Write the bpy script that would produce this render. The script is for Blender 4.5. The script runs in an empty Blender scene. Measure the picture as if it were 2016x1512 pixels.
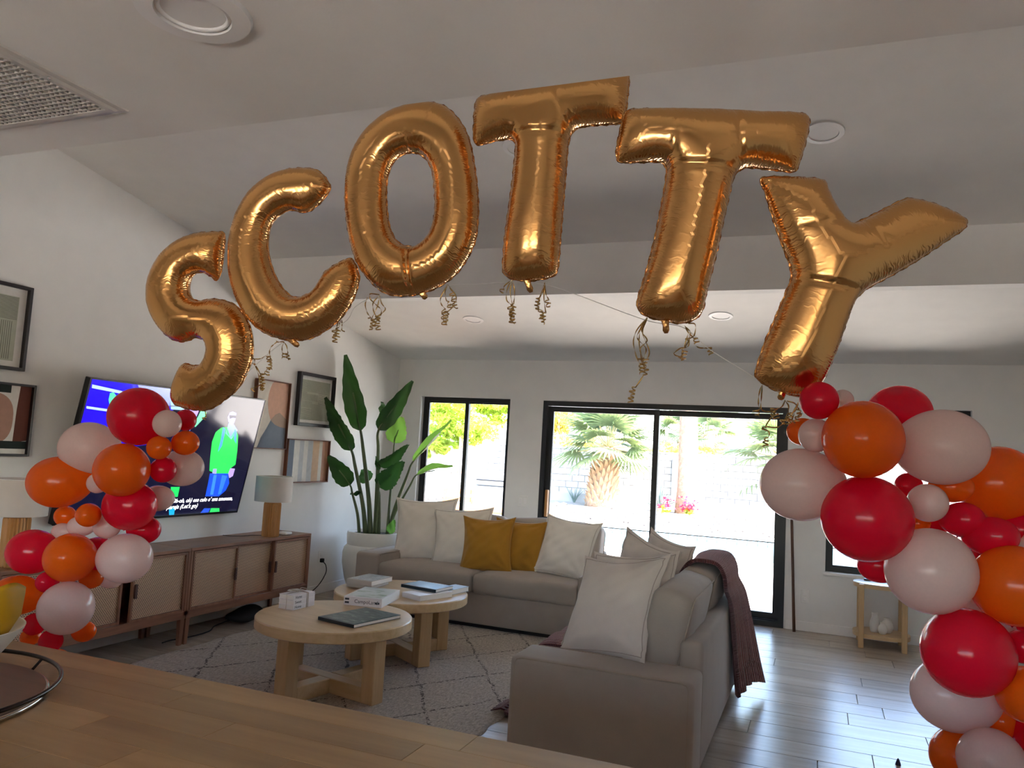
import bpy, bmesh, math, random
import numpy as np
from mathutils import Vector, Matrix, Euler, geometry
random.seed(7)
rng = np.random.default_rng(7)
sc = bpy.context.scene
COL = sc.collection

# ---------------------------------------------------------------- camera
F_PX, H = 1535.0, 1.46                       # focal length for a 2016 px wide frame, eye height
PITCH, ROLL, YAW = map(math.radians, (5.05, 3.27, 21.8))
_cy, _sy = math.cos(YAW), math.sin(YAW)
FW = np.array([-_sy*math.cos(PITCH), _cy*math.cos(PITCH), math.sin(PITCH)])
_r0 = np.array([_cy, _sy, 0.0]); _u0 = np.cross(_r0, FW)
RT = math.cos(ROLL)*_r0 + math.sin(ROLL)*_u0
UP = -math.sin(ROLL)*_r0 + math.cos(ROLL)*_u0
CAM = np.array([0.0, 0.0, H])
cd = bpy.data.cameras.new('camera'); cd.sensor_width = 36.0; cd.lens = F_PX/2016*36.0
cd.clip_start = 0.05; cd.clip_end = 500
cam = bpy.data.objects.new('camera', cd); COL.objects.link(cam); sc.camera = cam
cam.matrix_world = Matrix(((RT[0], UP[0], -FW[0], CAM[0]), (RT[1], UP[1], -FW[1], CAM[1]),
                           (RT[2], UP[2], -FW[2], CAM[2]), (0, 0, 0, 1)))

# ---------------------------------------------------------------- light and exposure
w = bpy.data.worlds.new('sky'); sc.world = w; w.use_nodes = True
_nt = w.node_tree; _bg = _nt.nodes['Background']
_sky = _nt.nodes.new('ShaderNodeTexSky'); _sky.sky_type = 'NISHITA'; _sky.sun_disc = False
_sky.sun_elevation = math.radians(48); _sky.sun_rotation = math.radians(110)
_sky.air_density = 1.0; _sky.dust_density = 2.5; _sky.ozone_density = 1.0
_nt.links.new(_sky.outputs[0], _bg.inputs[0]); _bg.inputs[1].default_value = 0.37
sl = bpy.data.lights.new('sun_offscreen', 'SUN'); sl.energy = 6.2; sl.angle = math.radians(0.6); sl.color = (1.0, 0.90, 0.77)
sun = bpy.data.objects.new('sun_offscreen', sl); COL.objects.link(sun)
_sd = Vector((0.80, -0.22, 0.90)).normalized()            # direction towards the sun: right, a little behind the house
sun.rotation_euler = _sd.to_track_quat('Z', 'Y').to_euler()
sc.view_settings.view_transform = 'Standard'; sc.view_settings.look = 'None'
sc.view_settings.gamma = 1.0; sc.view_settings.use_curve_mapping = False
sc.view_settings.exposure = 2.75
sc.cycles.use_denoising = True
sc.cycles.max_bounces = 14; sc.cycles.diffuse_bounces = 8; sc.cycles.glossy_bounces = 6
sc.cycles.transmission_bounces = 8; sc.cycles.transparent_max_bounces = 16
sc.cycles.sample_clamp_indirect = 6.0; sc.cycles.caustics_reflective = False; sc.cycles.caustics_refractive = False
sc.cycles.use_light_tree = True

# ---------------------------------------------------------------- pixel helpers (2016 x 1512 frame -> points of the place)
def ray(px, py):
    return RT*(px-1008)/F_PX + UP*(756-py)/F_PX + FW
def P(px, py, X=None, Y=None, Z=None, d=None):
    r = ray(px, py)
    t = (X/r[0] if X is not None else Y/r[1] if Y is not None else (Z-H)/r[2] if Z is not None else d)
    return CAM + r*t

# ---------------------------------------------------------------- object helpers
class G:
    """a growing list of vertices and faces"""
    def __init__(s): s.v = []; s.f = []; s.uv = []
    def add(s, vf, M=None):
        v, f = vf; n = len(s.v)
        if M is not None: v = [tuple(M @ Vector(p)) for p in v]
        s.v += [tuple(p) for p in v]; s.f += [tuple(i+n for i in q) for q in f]
        return s
    def vf(s): return s.v, s.f

def wmat(o):
    m = o.matrix_basis.copy()
    return wmat(o.parent) @ o.matrix_parent_inverse @ m if o.parent else m
def tag(o, label=None, cat=None, group=None, kind=None):
    if label: o['label'] = label
    if cat: o['category'] = cat
    if group: o['group'] = group
    if kind: o['kind'] = kind
    return o
def thing(name, label, cat, loc=(0, 0, 0), rotz=0.0, group=None):
    o = bpy.data.objects.new(name, None); o.empty_display_size = 0.05; COL.objects.link(o)
    o.location = loc; o.rotation_euler = (0, 0, rotz)
    return tag(o, label, cat, group)
def mk(name, vf, mat, parent=None, world=False, smooth=False, uv=None, loc=None, rot=None, sharp=None, clean=False):
    v, f = vf
    me = bpy.data.meshes.new(name); me.from_pydata([tuple(map(float, p)) for p in v], [], [tuple(q) for q in f])
    if clean:
        bm = bmesh.new(); bm.from_mesh(me); bmesh.ops.recalc_face_normals(bm, faces=bm.faces); bm.to_mesh(me); bm.free()
    me.materials.append(mat)
    if uv is not None:
        l = me.uv_layers.new(name='UVMap')
        idx = np.empty(len(me.loops), dtype=np.int32); me.loops.foreach_get('vertex_index', idx)
        l.data.foreach_set('uv', np.asarray(uv, dtype=np.float32)[idx].ravel())
    if smooth:
        me.polygons.foreach_set('use_smooth', [True]*len(me.polygons))
        if sharp: me.set_sharp_from_angle(angle=math.radians(sharp))
    me.update()
    o = bpy.data.objects.new(name, me); COL.objects.link(o)
    if loc is not None: o.location = loc
    if rot is not None: o.rotation_euler = rot
    if parent is not None:
        o.parent = parent
        if world: o.matrix_parent_inverse = wmat(parent).inverted()
    return o
def link_copy(src, name, parent, loc=(0, 0, 0), rot=(0, 0, 0), scale=(1, 1, 1), world=False):
    o = bpy.data.objects.new(name, src.data); COL.objects.link(o)
    o.location = loc; o.rotation_euler = rot; o.scale = scale
    if parent is not None:
        o.parent = parent
        if world: o.matrix_parent_inverse = wmat(parent).inverted()
    return o

# ---------------------------------------------------------------- shapes
def box(x0, x1, y0, y1, z0, z1):
    v = [(x, y, z) for z in (z0, z1) for y in (y0, y1) for x in (x0, x1)]
    return v, [(0, 2, 3, 1), (4, 5, 7, 6), (0, 1, 5, 4), (2, 6, 7, 3), (0, 4, 6, 2), (1, 3, 7, 5)]
def rbox(x0, x1, y0, y1, z0, z1, r=0.01, seg=2):
    bm = bmesh.new(); v, f = box(x0, x1, y0, y1, z0, z1)
    vs = [bm.verts.new(p) for p in v]
    for q in f: bm.faces.new([vs[i] for i in q])
    r = min(r, 0.49*min(abs(x1-x0), abs(y1-y0), abs(z1-z0)))
    bmesh.ops.bevel(bm, geom=bm.edges[:], offset=r, segments=seg, profile=0.5, affect='EDGES')
    bm.verts.index_update()
    out = [tuple(q.co) for q in bm.verts], [tuple(q.index for q in fc.verts) for fc in bm.faces]
    bm.free(); return out
def lathe(prof, n=24, cap=True, ang=2*math.pi):
    v, f = [], []; m = len(prof)
    for i in range(n):
        a = ang*i/n
        for r, z in prof: v.append((r*math.cos(a), r*math.sin(a), z))
    for i in range(n):
        j = (i+1) % n
        for k in range(m-1): f.append((i*m+k, j*m+k, j*m+k+1, i*m+k+1))
    if cap:
        if prof[0][0] > 1e-6: f.append(tuple(i*m for i in range(n))[::-1])
        if prof[-1][0] > 1e-6: f.append(tuple(i*m+m-1 for i in range(n)))
    return v, f
def tube(pts, r, n=8, closed=False, flat=1.0):
    P_ = [np.array(p, float) for p in pts]; m = len(P_)
    rad = r if hasattr(r, '__len__') else [r]*m
    v, f = [], []; nrm = None
    for i in range(m):
        a = P_[(i+1) % m] if (closed or i < m-1) else P_[i]
        b = P_[i-1] if (closed or i > 0) else P_[i]
        t = a-b; t = t/(np.linalg.norm(t)+1e-12)
        if nrm is None:
            h = np.array([0, 0, 1.0]) if abs(t[2]) < .9 else np.array([1.0, 0, 0])
            nrm = np.cross(t, h)
        nrm = nrm - t*(nrm@t); nrm /= np.linalg.norm(nrm)+1e-12
        bn = np.cross(t, nrm)
        for k in range(n):
            a_ = 2*math.pi*k/n
            v.append(tuple(P_[i]+rad[i]*(math.cos(a_)*nrm+flat*math.sin(a_)*bn)))
    for i in range(m if closed else m-1):
        j = (i+1) % m
        for k in range(n):
            l = (k+1) % n; f.append((i*n+k, i*n+l, j*n+l, j*n+k))
    if not closed:
        f.append(tuple(range(n))[::-1]); f.append(tuple((m-1)*n+k for k in range(n)))
    return v, f
def prism(poly, z0, z1):
    n = len(poly)
    v = [(x, y, z0) for x, y in poly]+[(x, y, z1) for x, y in poly]
    f = [tuple(range(n))[::-1], tuple(range(n, 2*n))]+[(i, (i+1) % n, n+(i+1) % n, n+i) for i in range(n)]
    return v, f
def bez(pts, n):
    """Catmull-Rom through points"""
    pts = [np.array(p, float) for p in pts]; q = [2*pts[0]-pts[1]]+pts+[2*pts[-1]-pts[-2]]
    out = []
    for i in range(1, len(q)-2):
        for k in range(n):
            t = k/n; a, b, c, d = q[i-1:i+3]
            out.append(.5*((2*b)+(-a+c)*t+(2*a-5*b+4*c-d)*t*t+(-a+3*b-3*c+d)*t**3))
    out.append(pts[-1]); return out
def bez_closed(pts, n):
    pts = [np.array(p, float) for p in pts]; m = len(pts); out = []
    for i in range(m):
        a, b, c, d = pts[i-1], pts[i], pts[(i+1) % m], pts[(i+2) % m]
        for k in range(n):
            t = k/n
            out.append(.5*((2*b)+(-a+c)*t+(2*a-5*b+4*c-d)*t*t+(-a+3*b-3*c+d)*t**3))
    return out
def sphere(n=12, m=8, r=(1, 1, 1), c=(0, 0, 0)):
    v, f = lathe([(math.sin(math.pi*k/m), -math.cos(math.pi*k/m)) for k in range(m+1)], n, cap=False)
    return [(x*r[0]+c[0], y*r[1]+c[1], z*r[2]+c[2]) for x, y, z in v], f
def TR(loc=(0, 0, 0), rot=(0, 0, 0), s=(1, 1, 1)):
    return Matrix.Translation(loc) @ Euler(rot).to_matrix().to_4x4() @ Matrix.Diagonal((*s, 1))

# ---------------------------------------------------------------- materials
def newmat(name):
    m = bpy.data.materials.new(name); m.use_nodes = True
    nt = m.node_tree; b = nt.nodes['Principled BSDF']
    return m, nt, b
def N(nt, t, **k):
    n = nt.nodes.new(t)
    for a, b in k.items(): setattr(n, a, b)
    return n
def coords(nt, scale=(1, 1, 1), kind='Object', rnd=0.0):
    tc = N(nt, 'ShaderNodeTexCoord'); mp = N(nt, 'ShaderNodeMapping'); mp.inputs['Scale'].default_value = scale
    nt.links.new(tc.outputs[kind], mp.inputs['Vector'])
    if rnd:
        oi = N(nt, 'ShaderNodeObjectInfo'); ml = N(nt, 'ShaderNodeMath', operation='MULTIPLY'); ml.inputs[1].default_value = rnd
        nt.links.new(oi.outputs['Random'], ml.inputs[0]); nt.links.new(ml.outputs[0], mp.inputs['Location'])
    return mp.outputs[0]
def mixc(nt, fac, a, b, mode='MIX'):
    n = N(nt, 'ShaderNodeMix', data_type='RGBA', blend_type=mode)
    for sock, val in ((n.inputs[0], fac), (n.inputs[6], a), (n.inputs[7], b)):
        if hasattr(val, 'node'): nt.links.new(val, sock)
        elif isinstance(val, (int, float)): sock.default_value = val
        else: sock.default_value = (*val[:3], 1)
    return n.outputs[2]
def math_(nt, op, a, b=0.0, clamp=False):
    n = N(nt, 'ShaderNodeMath', operation=op, use_clamp=clamp)
    for s_, v_ in ((n.inputs[0], a), (n.inputs[1], b)):
        if hasattr(v_, 'node'): nt.links.new(v_, s_)
        else: s_.default_value = v_
    return n.outputs[0]
def ramp(nt, fac, stops):
    r = N(nt, 'ShaderNodeValToRGB'); e = r.color_ramp.elements
    while len(e) < len(stops): e.new(0.5)
    for el, (p, c) in zip(e, stops): el.position = p; el.color = (*c, 1) if len(c) == 3 else c
    nt.links.new(fac, r.inputs[0]); return r.outputs[0]
def noise(nt, vec, scale, detail=3, rough=.5):
    n = N(nt, 'ShaderNodeTexNoise'); n.inputs['Scale'].default_value = scale; n.inputs['Detail'].default_value = detail
    n.inputs['Roughness'].default_value = rough
    nt.links.new(vec, n.inputs['Vector']); return n.outputs[0]
def bump(nt, b, h, strength, dist=.01):
    n = N(nt, 'ShaderNodeBump'); n.inputs['Strength'].default_value = strength; n.inputs['Distance'].default_value = dist
    nt.links.new(h, n.inputs['Height']); nt.links.new(n.outputs[0], b.inputs['Normal'])
def S(name, col, rough=.5, metal=0.0, var=0.0, vs=6.0, bmp=0.0, bs=60.0, bd=.004, spec=.5, stretch=(1, 1, 1), rnd=0.0, coat=0.0, sheen=0.0):
    """a plain surface with a little noise in tone and relief"""
    m, nt, b = newmat(name)
    b.inputs['Roughness'].default_value = rough; b.inputs['Metallic'].default_value = metal
    b.inputs['Specular IOR Level'].default_value = spec; b.inputs['Base Color'].default_value = (*col, 1)
    b.inputs['Coat Weight'].default_value = coat; b.inputs['Sheen Weight'].default_value = sheen
    vec = coords(nt, stretch, rnd=rnd)
    nz = noise(nt, vec, vs)
    if var:
        lo = [c*(1-var) for c in col]; hi = [min(1, c*(1+var)) for c in col]
        nt.links.new(ramp(nt, nz, [(.3, lo), (.7, hi)]), b.inputs['Base Color'])
    if bmp: bump(nt, b, noise(nt, vec, bs, 2), bmp, bd)
    return m
def WOOD(name, c1, c2, axis='x', rough=.45, grain=22.0, rnd=30.0, tint=0.12, bmp=.15, spec=.4):
    m, nt, b = newmat(name); b.inputs['Roughness'].default_value = rough; b.inputs['Specular IOR Level'].default_value = spec
    st = {'x': (.09, 1, 1), 'y': (1, .09, 1), 'z': (1, 1, .09)}[axis]
    vec = coords(nt, st, rnd=rnd)
    a = noise(nt, vec, grain, 5, .6); c = noise(nt, vec, grain*.25, 2)
    col = mixc(nt, ramp(nt, a, [(.32, (0, 0, 0)), (.68, (1, 1, 1))]), c1, c2)
    col = mixc(nt, math_(nt, 'MULTIPLY', c, .35), col, [x*.8 for x in c1])
    if tint:
        oi = N(nt, 'ShaderNodeObjectInfo')
        v = math_(nt, 'ADD', math_(nt, 'MULTIPLY', oi.outputs['Random'], 2*tint), 1-tint)
        hs = N(nt, 'ShaderNodeHueSaturation'); nt.links.new(col, hs.inputs['Color']); nt.links.new(v, hs.inputs['Value']); col = hs.outputs[0]
    nt.links.new(col, b.inputs['Base Color'])
    if bmp: bump(nt, b, a, bmp, .003)
    return m
def FABRIC(name, col, rough=.9, weave=900.0, bmp=.25, var=.035, sheen=.15):
    m, nt, b = newmat(name); b.inputs['Roughness'].default_value = rough; b.inputs['Specular IOR Level'].default_value = .2
    b.inputs['Sheen Weight'].default_value = sheen
    vec = coords(nt)
    lo = [c*(1-var) for c in col]; hi = [min(1, c*(1+var)) for c in col]
    nt.links.new(ramp(nt, noise(nt, vec, 9, 4), [(.3, lo), (.7, hi)]), b.inputs['Base Color'])
    bump(nt, b, noise(nt, vec, weave*.25, 2), bmp, .002)
    return m
def LATEX(name, col, transl):
    m, nt, b = newmat(name)
    b.inputs['Base Color'].default_value = (*col, 1); b.inputs['Roughness'].default_value = .17
    b.inputs['Specular IOR Level'].default_value = .36
    tl = N(nt, 'ShaderNodeBsdfTranslucent'); tl.inputs[0].default_value = (*transl, 1)
    mx = N(nt, 'ShaderNodeMixShader'); mx.inputs[0].default_value = .42
    nt.links.new(b.outputs[0], mx.inputs[1]); nt.links.new(tl.outputs[0], mx.inputs[2])
    nt.links.new(mx.outputs[0], nt.nodes['Material Output'].inputs[0])
    nz = noise(nt, coords(nt), 14, 2)
    nt.links.new(ramp(nt, nz, [(.3, [c*.94 for c in col]), (.7, col)]), b.inputs['Base Color'])
    return m
def EMIT(name, col, st):
    m, nt, b = newmat(name); b.inputs['Base Color'].default_value = (0.01, .01, .01, 1); b.inputs['Roughness'].default_value = .15
    b.inputs['Emission Color'].default_value = (*col, 1); b.inputs['Emission Strength'].default_value = st
    return m
def GLASS(name, tint=(1, 1, 1), ior=1.25):
    m, nt, b = newmat(name)
    tr = N(nt, 'ShaderNodeBsdfTransparent'); tr.inputs[0].default_value = (*tint, 1)
    gl = N(nt, 'ShaderNodeBsdfGlossy'); gl.inputs['Roughness'].default_value = .02
    fr = N(nt, 'ShaderNodeFresnel'); fr.inputs[0].default_value = ior
    mx = N(nt, 'ShaderNodeMixShader')
    nt.links.new(fr.outputs[0], mx.inputs[0]); nt.links.new(tr.outputs[0], mx.inputs[1]); nt.links.new(gl.outputs[0], mx.inputs[2])
    nt.links.new(mx.outputs[0], nt.nodes['Material Output'].inputs[0])
    return m
def LEAF(name, col, transl, rough=.4, fac=.3):
    m, nt, b = newmat(name)
    b.inputs['Roughness'].default_value = rough
    vec = coords(nt); nz = noise(nt, vec, 7, 3)
    nt.links.new(ramp(nt, nz, [(.3, [c*.75 for c in col]), (.7, [min(1, c*1.2) for c in col])]), b.inputs['Base Color'])
    tl = N(nt, 'ShaderNodeBsdfTranslucent'); tl.inputs[0].default_value = (*transl, 1)
    mx = N(nt, 'ShaderNodeMixShader'); mx.inputs[0].default_value = fac
    nt.links.new(b.outputs[0], mx.inputs[1]); nt.links.new(tl.outputs[0], mx.inputs[2])
    nt.links.new(mx.outputs[0], nt.nodes['Material Output'].inputs[0])
    return m

M = {}
M['wall'] = S('wall_paint', (.79, .782, .758), .85, var=.02, bmp=.08, bs=180)
M['ceil'] = S('ceiling_paint', (.80, .78, .74), .9, var=.02, bmp=.08, bs=160)
M['trimw'] = S('white_trim', (.82, .81, .79), .5, var=.02)
M['grout'] = S('floor_grout', (.30, .27, .24), .9, var=.1)
M['plank'] = WOOD('floor_plank', (.36, .30, .235), (.51, .435, .35), 'x', rough=.27, grain=16, tint=.10, bmp=.05, spec=.5)
M['black'] = S('black_aluminium', (.012, .012, .013), .38, var=.1)
M['glass'] = GLASS('window_glass')
M['walnut'] = WOOD('walnut_veneer', (.20, .085, .045), (.32, .15, .085), 'y', rough=.4, grain=26, tint=.05)
M['walnutz'] = WOOD('walnut_upright', (.20, .085, .045), (.32, .15, .085), 'z', rough=.4, grain=26, tint=.05)
M['oak'] = WOOD('light_oak', (.55, .375, .19), (.68, .49, .28), 'x', rough=.30, grain=24, tint=.03)
M['oakz'] = WOOD('light_oak_upright', (.50, .325, .155), (.63, .435, .23), 'z', rough=.45, grain=24, tint=.05)
M['lampwood'] = WOOD('honey_wood', (.42, .19, .055), (.58, .29, .10), 'z', rough=.45, grain=20, tint=.03)
M['shade'] = FABRIC('lamp_shade_linen', (.62, .56, .51), weave=1200, bmp=.2)
M['sofa'] = FABRIC('taupe_sofa_cloth', (.345, .29, .24), weave=1100, bmp=.3)
M['linen'] = FABRIC('cream_linen', (.72, .66, .58), weave=900, bmp=.35)
M['linen2'] = FABRIC('oatmeal_linen', (.60, .52, .45), weave=900, bmp=.35)
M['mustard'] = FABRIC('mustard_velvet', (.38, .18, .018), weave=1300, bmp=.2, sheen=.3)
M['pot'] = S('white_stoneware', (.74, .72, .66), .55, var=.04, bmp=.05)
M['soil'] = S('potting_soil', (.05, .035, .025), .95, var=.4, vs=60, bmp=.6)
M['bleaf'] = LEAF('banana_leaf', (.018, .055, .018), (.06, .20, .03), .35, .22)
M['bleafl'] = LEAF('banana_leaf_pale', (.06, .16, .03), (.20, .42, .06), .4, .45)
M['bstem'] = S('leaf_stalk', (.10, .14, .06), .5, var=.25, vs=12, stretch=(1, 1, .2))
M['foil'] = None
M['red'] = LATEX('red_latex', (.70, .008, .04), (.95, .02, .06))
M['orange'] = LATEX('orange_latex', (.80, .15, .008), (1.0, .22, .01))
M['white'] = LATEX('blush_white_latex', (.80, .64, .605), (.85, .62, .58))
M['gold'] = S('gold_ribbon', (.55, .36, .12), .25, .9)
M['string'] = S('white_string', (.85, .83, .8), .7)
M['paper'] = S('page_paper', (.80, .77, .72), .8, var=.04, vs=200, stretch=(1, 1, 8))
M['whitecover'] = S('white_book_cover', (.72, .68, .68), .35, var=.04)
M['ink'] = S('dark_ink', (.03, .03, .035), .6)
M['twine'] = S('jute_twine', (.50, .42, .33), .9, bmp=.4, bs=400)
M['chrome'] = S('polished_steel', (.6, .6, .6), .12, 1.0)

# ================================================================ THE ROOM
XL, XR, YB, YF = -4.5, 3.4, 7.77, -2.6          # left wall, right wall, window wall, kitchen wall
def ceil_z(y): return 2.455 + .168*(YB-y)
def struct(name, vf, mat, **k): return tag(mk(name, vf, mat, **k), kind='structure')

floor = struct('floor', box(XL-.12, XR+.12, YF-.12, YB+.15, -.12, -.006), M['grout'])
PW, PL, GAP = .2345, 1.22, .0035
base_y = 4.413
known = {0: .281, 1: -.345, 2: .58, 3: .183, 4: .39, -1: .017, 7: .298, 8: -.293, 12: .10}
plank_meshes = {}
extra = G()
k0 = int(math.floor((YF-base_y)/PW)); k1 = int(math.ceil((YB-base_y)/PW))
for k in range(k0, k1):
    y0 = base_y + k*PW; y1 = min(y0+PW, YB+.1)
    off = known.get(k, random.uniform(0, PL))
    x = off - PL*math.ceil((off-XL)/PL)
    while x < XR:
        a, b = max(x, XL), min(x+PL, XR)
        if b-a > .02:
            if y1 > 1.3 and a < 2.4:
                key = (round(b-a, 3), round(y1-y0, 3))
                if key not in plank_meshes:
                    o = mk('plank', rbox(0, b-a-GAP, 0, y1-y0-GAP, -.008, 0, .0012, 1), M['plank'], floor, loc=(a, y0, 0))
                    plank_meshes[key] = o
                else:
                    link_copy(plank_meshes[key], 'plank', floor, (a, y0, 0))
            else:
                extra.add(box(a, b-GAP, y0, y1-GAP, -.008, 0))
        x += PL
tag(mk('plank_field', extra.vf(), M['plank'], floor), kind='stuff')

struct('wall_left', box(XL-.12, XL, YF-.12, YB+.15, 0, 3.9), M['wall'])
W1 = (-4.195, -3.115, .55, 2.04); SL = (-2.735, -.29, 0.0, 2.03); W2 = (.057, 1.215, .543, 2.055)
g = G()
xs = [XL, W1[0], W1[1], SL[0], SL[1], W2[0], W2[1], XR]
for i in range(0, 8, 2): g.add(box(xs[i], xs[i+1], YB, YB+.15, 0, 2.75))
for q in (W1, SL, W2):
    g.add(box(q[0], q[1], YB, YB+.15, q[3], 2.75))
    if q[2] > 0: g.add(box(q[0], q[1], YB, YB+.15, 0, q[2]))
struct('wall_back', g.vf(), M['wall'])
# kitchen window behind the camera lights the near side of the room
KW = (-2.3, 1.6, .95, 2.15)
g = G()
g.add(box(XL, KW[0], YF-.12, YF, 0, 2.6)); g.add(box(KW[1], XR, YF-.12, YF, 0, 2.6))
g.add(box(KW[0], KW[1], YF-.12, YF, 0, KW[2])); g.add(box(KW[0], KW[1], YF-.12, YF, KW[3], 2.6))
struct('wall_rear', g.vf(), M['wall'])
struct('wall_right', box(XR, XR+.12, YF-.12, YB+.15, 0, 3.9), M['wall'])
# sloped living-room ceiling
ya, yb = 1.70, YB+.15
v = [(x, y, ceil_z(y)+dz) for dz in (0, .15) for y in (ya, yb) for x in (XL-.12, XR+.12)]
struct('ceiling', (v, [(0, 2, 3, 1), (4, 5, 7, 6), (0, 1, 5, 4), (2, 6, 7, 3), (0, 4, 6, 2), (1, 3, 7, 5)]), M['ceil'])
# flat kitchen ceiling with its upstand where the vault begins
VH = (-2.56, -2.015, 1.28, 1.68)      # opening for the air return
g = G(); g.add(box(XL, VH[0], YF-.12, 1.88, 2.44, 2.60)); g.add(box(VH[1], XR, YF-.12, 1.88, 2.44, 2.60)); g.add(box(VH[0], VH[1], YF-.12, VH[2], 2.44, 2.60)); g.add(box(VH[0], VH[1], VH[3], 1.88, 2.44, 2.60)); g.add(box(XL, XR, 1.74, 1.88, 2.60, ceil_z(1.74)))
kceil = struct('ceiling_kitchen', g.vf(), M['ceil'])
# dropped beam
v = [(x, y, z) for y in (5.03, 5.14) for x in (XL, XR) for z in (2.567, ceil_z(y)+.01)]
struct('trim_1', (v, [(0, 1, 3, 2), (4, 6, 7, 5), (0, 4, 5, 1), (2, 3, 7, 6), (0, 2, 6, 4), (1, 5, 7, 3)]), M['ceil'])
# baseboards
def bboard(name, x0, x1, y0, y1): struct(name, rbox(x0, x1, y0, y1, 0, .085, .005, 2), M['trimw'])
bboard('baseboard_left', XL, XL+.014, YF, YB)
bboard('baseboard_back', SL[1]+.02, XR, YB-.014, YB)
bboard('baseboard_back_left', XL, SL[0]-.02, YB-.014, YB)

# windows and sliding door
def frame(o, x0, x1, z0, z1, t, y0, y1, name='frame'):
    g = G(); g.add(box(x0, x0+t, y0, y1, z0, z1)); g.add(box(x1-t, x1, y0, y1, z0, z1))
    g.add(box(x0+t, x1-t, y0, y1, z0, z0+t)); g.add(box(x0+t, x1-t, y0, y1, z1-t, z1))
    return mk(name, g.vf(), M['black'], o)
def window(name, q, mull, y0=YB+.075):
    x0, x1, z0, z1 = q
    o = tag(thing(name, None, None), kind='structure')
    frame(o, x0, x1, z0, z1, .045, y0, y0+.06)
    xs = [x0+.045]+mull+[x1-.045]
    for m_ in mull: mk('mullion', rbox(m_-.022, m_+.022, y0+.005, y0+.055, z0+.04, z1-.04, .003), M['black'], o)
    for i in range(len(xs)-1):
        frame(o, xs[i], xs[i+1], z0+.045, z1-.045, .018, y0+.015, y0+.045, 'sash')
        mk('pane', box(xs[i]+.015, xs[i+1]-.015, y0+.028, y0+.032, z0+.06, z1-.06), M['glass'], o)
    return o
w1 = window('window_1', W1, [-3.66])
mk('window_sill', rbox(W1[0], W1[1], YB-.01, YB+.08, W1[2]-.02, W1[2]+.004, .004), M['trimw'], w1)
w2 = window('window_2', W2, [])
mk('window_sill', rbox(W2[0]-.02, W2[1]+.02, YB-.025, YB+.08, W2[2]-.022, W2[2]+.004, .005), M['trimw'], w2)
w3 = window('window_3', (KW[0], KW[1], KW[2], KW[3]), [-.3], YF-.09)
# sliding glass door
sd = tag(thing('door_1', None, None), kind='structure')
x0, x1, z0, z1 = SL
frame(sd, x0, x1, z0-.002, z1, .05, YB-.005, YB+.13)
mk('track', box(x0+.05, x1-.05, YB+.02, YB+.12, .045, .06), M['black'], sd)
xm = -1.545
def leaf(xa, xb, y):
    o = frame(sd, xa, xb, .055, z1-.055, .055, y, y+.035, 'door_panel')
    mk('pane', box(xa+.05, xb-.05, y+.015, y+.02, .1, z1-.1), M['glass'], o)
    return o
lf = leaf(x0+.05, xm+.03, YB+.045); leaf(xm-.025, x1-.05, YB+.085)
mk('handle', rbox(x0+.07, x0+.10, YB-.012, YB+.046, .82, 1.10, .008), M['lampwood'], lf)

# recessed ceiling lights
def downlight(x, y, label, slope=True, R=.098, z=None):
    o = thing('recessed_light', label, 'ceiling light', (x, y, ceil_z(y) if slope else z))
    if slope: o.rotation_euler = (-math.atan(.168), 0, 0)
    ring = lathe([(R*.70, -.002), (R*.72, -.008), (R*.97, -.006), (R, 0)], 40, cap=False)
    mk('trim_ring', ring, M['trimw'], o, smooth=True, sharp=50)
    mk('lens', lathe([(0, -.003), (R*.45, -.0035), (R*.71, -.003)], 40, cap=False), M['lens'], o, smooth=True)
M['lens'] = S('frosted_lens', (.80, .79, .77), .6)
downlight(-1.56, 3.82, 'round recessed light half hidden behind the tall straight T balloon')
downlight(-.02, 3.94, 'round recessed light beside the tilted T balloon crossbar')
downlight(-3.02, 6.49, 'round recessed light above the plant corner, beyond the ceiling beam')
downlight(-.785, 6.47, 'round recessed light above the glass slider, beyond the ceiling beam')
# the deep can light in the flat kitchen ceiling
o = thing('can_light', 'large white can light in the dark flat ceiling', 'ceiling light', (-1.375, 1.315, 2.44))
mk('trim_ring', lathe([(.083, .0), (.086, -.012), (.128, -.010), (.132, 0)], 56, cap=False), M['trimw'], o, smooth=True, sharp=50)
mk('baffle', lathe([(.084, -.004), (.078, -.0095), (.072, -.003), (.072, .0)], 56, cap=False), M['trimw'], o, smooth=True)
mk('lens', lathe([(0, -.0015), (.074, -.0015)], 48, cap=False), M['lens'], o)
# air return grille
M['grille'] = S('grille_enamel', (.60, .57, .52), .5, var=.03)
M['dark'] = S('dark_void', (.03, .028, .025), .9)
gx0, gx1, gy0, gy1 = -2.58, -1.995, 1.26, 1.70
o = thing('air_vent', 'square perforated air return grille in the flat ceiling', 'vent', (-2.3, 1.5, 2.44))
g = G(); zt = 2.441
fr = .05
def ringv(d_, z_): return [(gx0+d_, gy0+d_, z_), (gx1-d_, gy0+d_, z_), (gx1-d_, gy1-d_, z_), (gx0+d_, gy1-d_, z_)]
loops_ = [ringv(0, zt), ringv(.003, zt-.006), ringv(.02, zt-.008), ringv(.028, zt-.014), ringv(fr-.004, zt-.014), ringv(fr, zt-.003)]
v = [q for l in loops_ for q in l]; f = [(k*4+i, k*4+(i+1) % 4, k*4+4+(i+1) % 4, k*4+4+i) for k in range(5) for i in range(4)]
mk('frame', (v, f), M['grille'], o, world=True, clean=True)
dv, df = box(VH[0]-.01, VH[1]+.01, VH[2]-.01, VH[3]+.01, 2.60, 2.95)
mk('duct', (dv, [q for q in df if q != (0, 2, 3, 1)]), M['grille'], o, world=True)
x = gx0+fr
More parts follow.
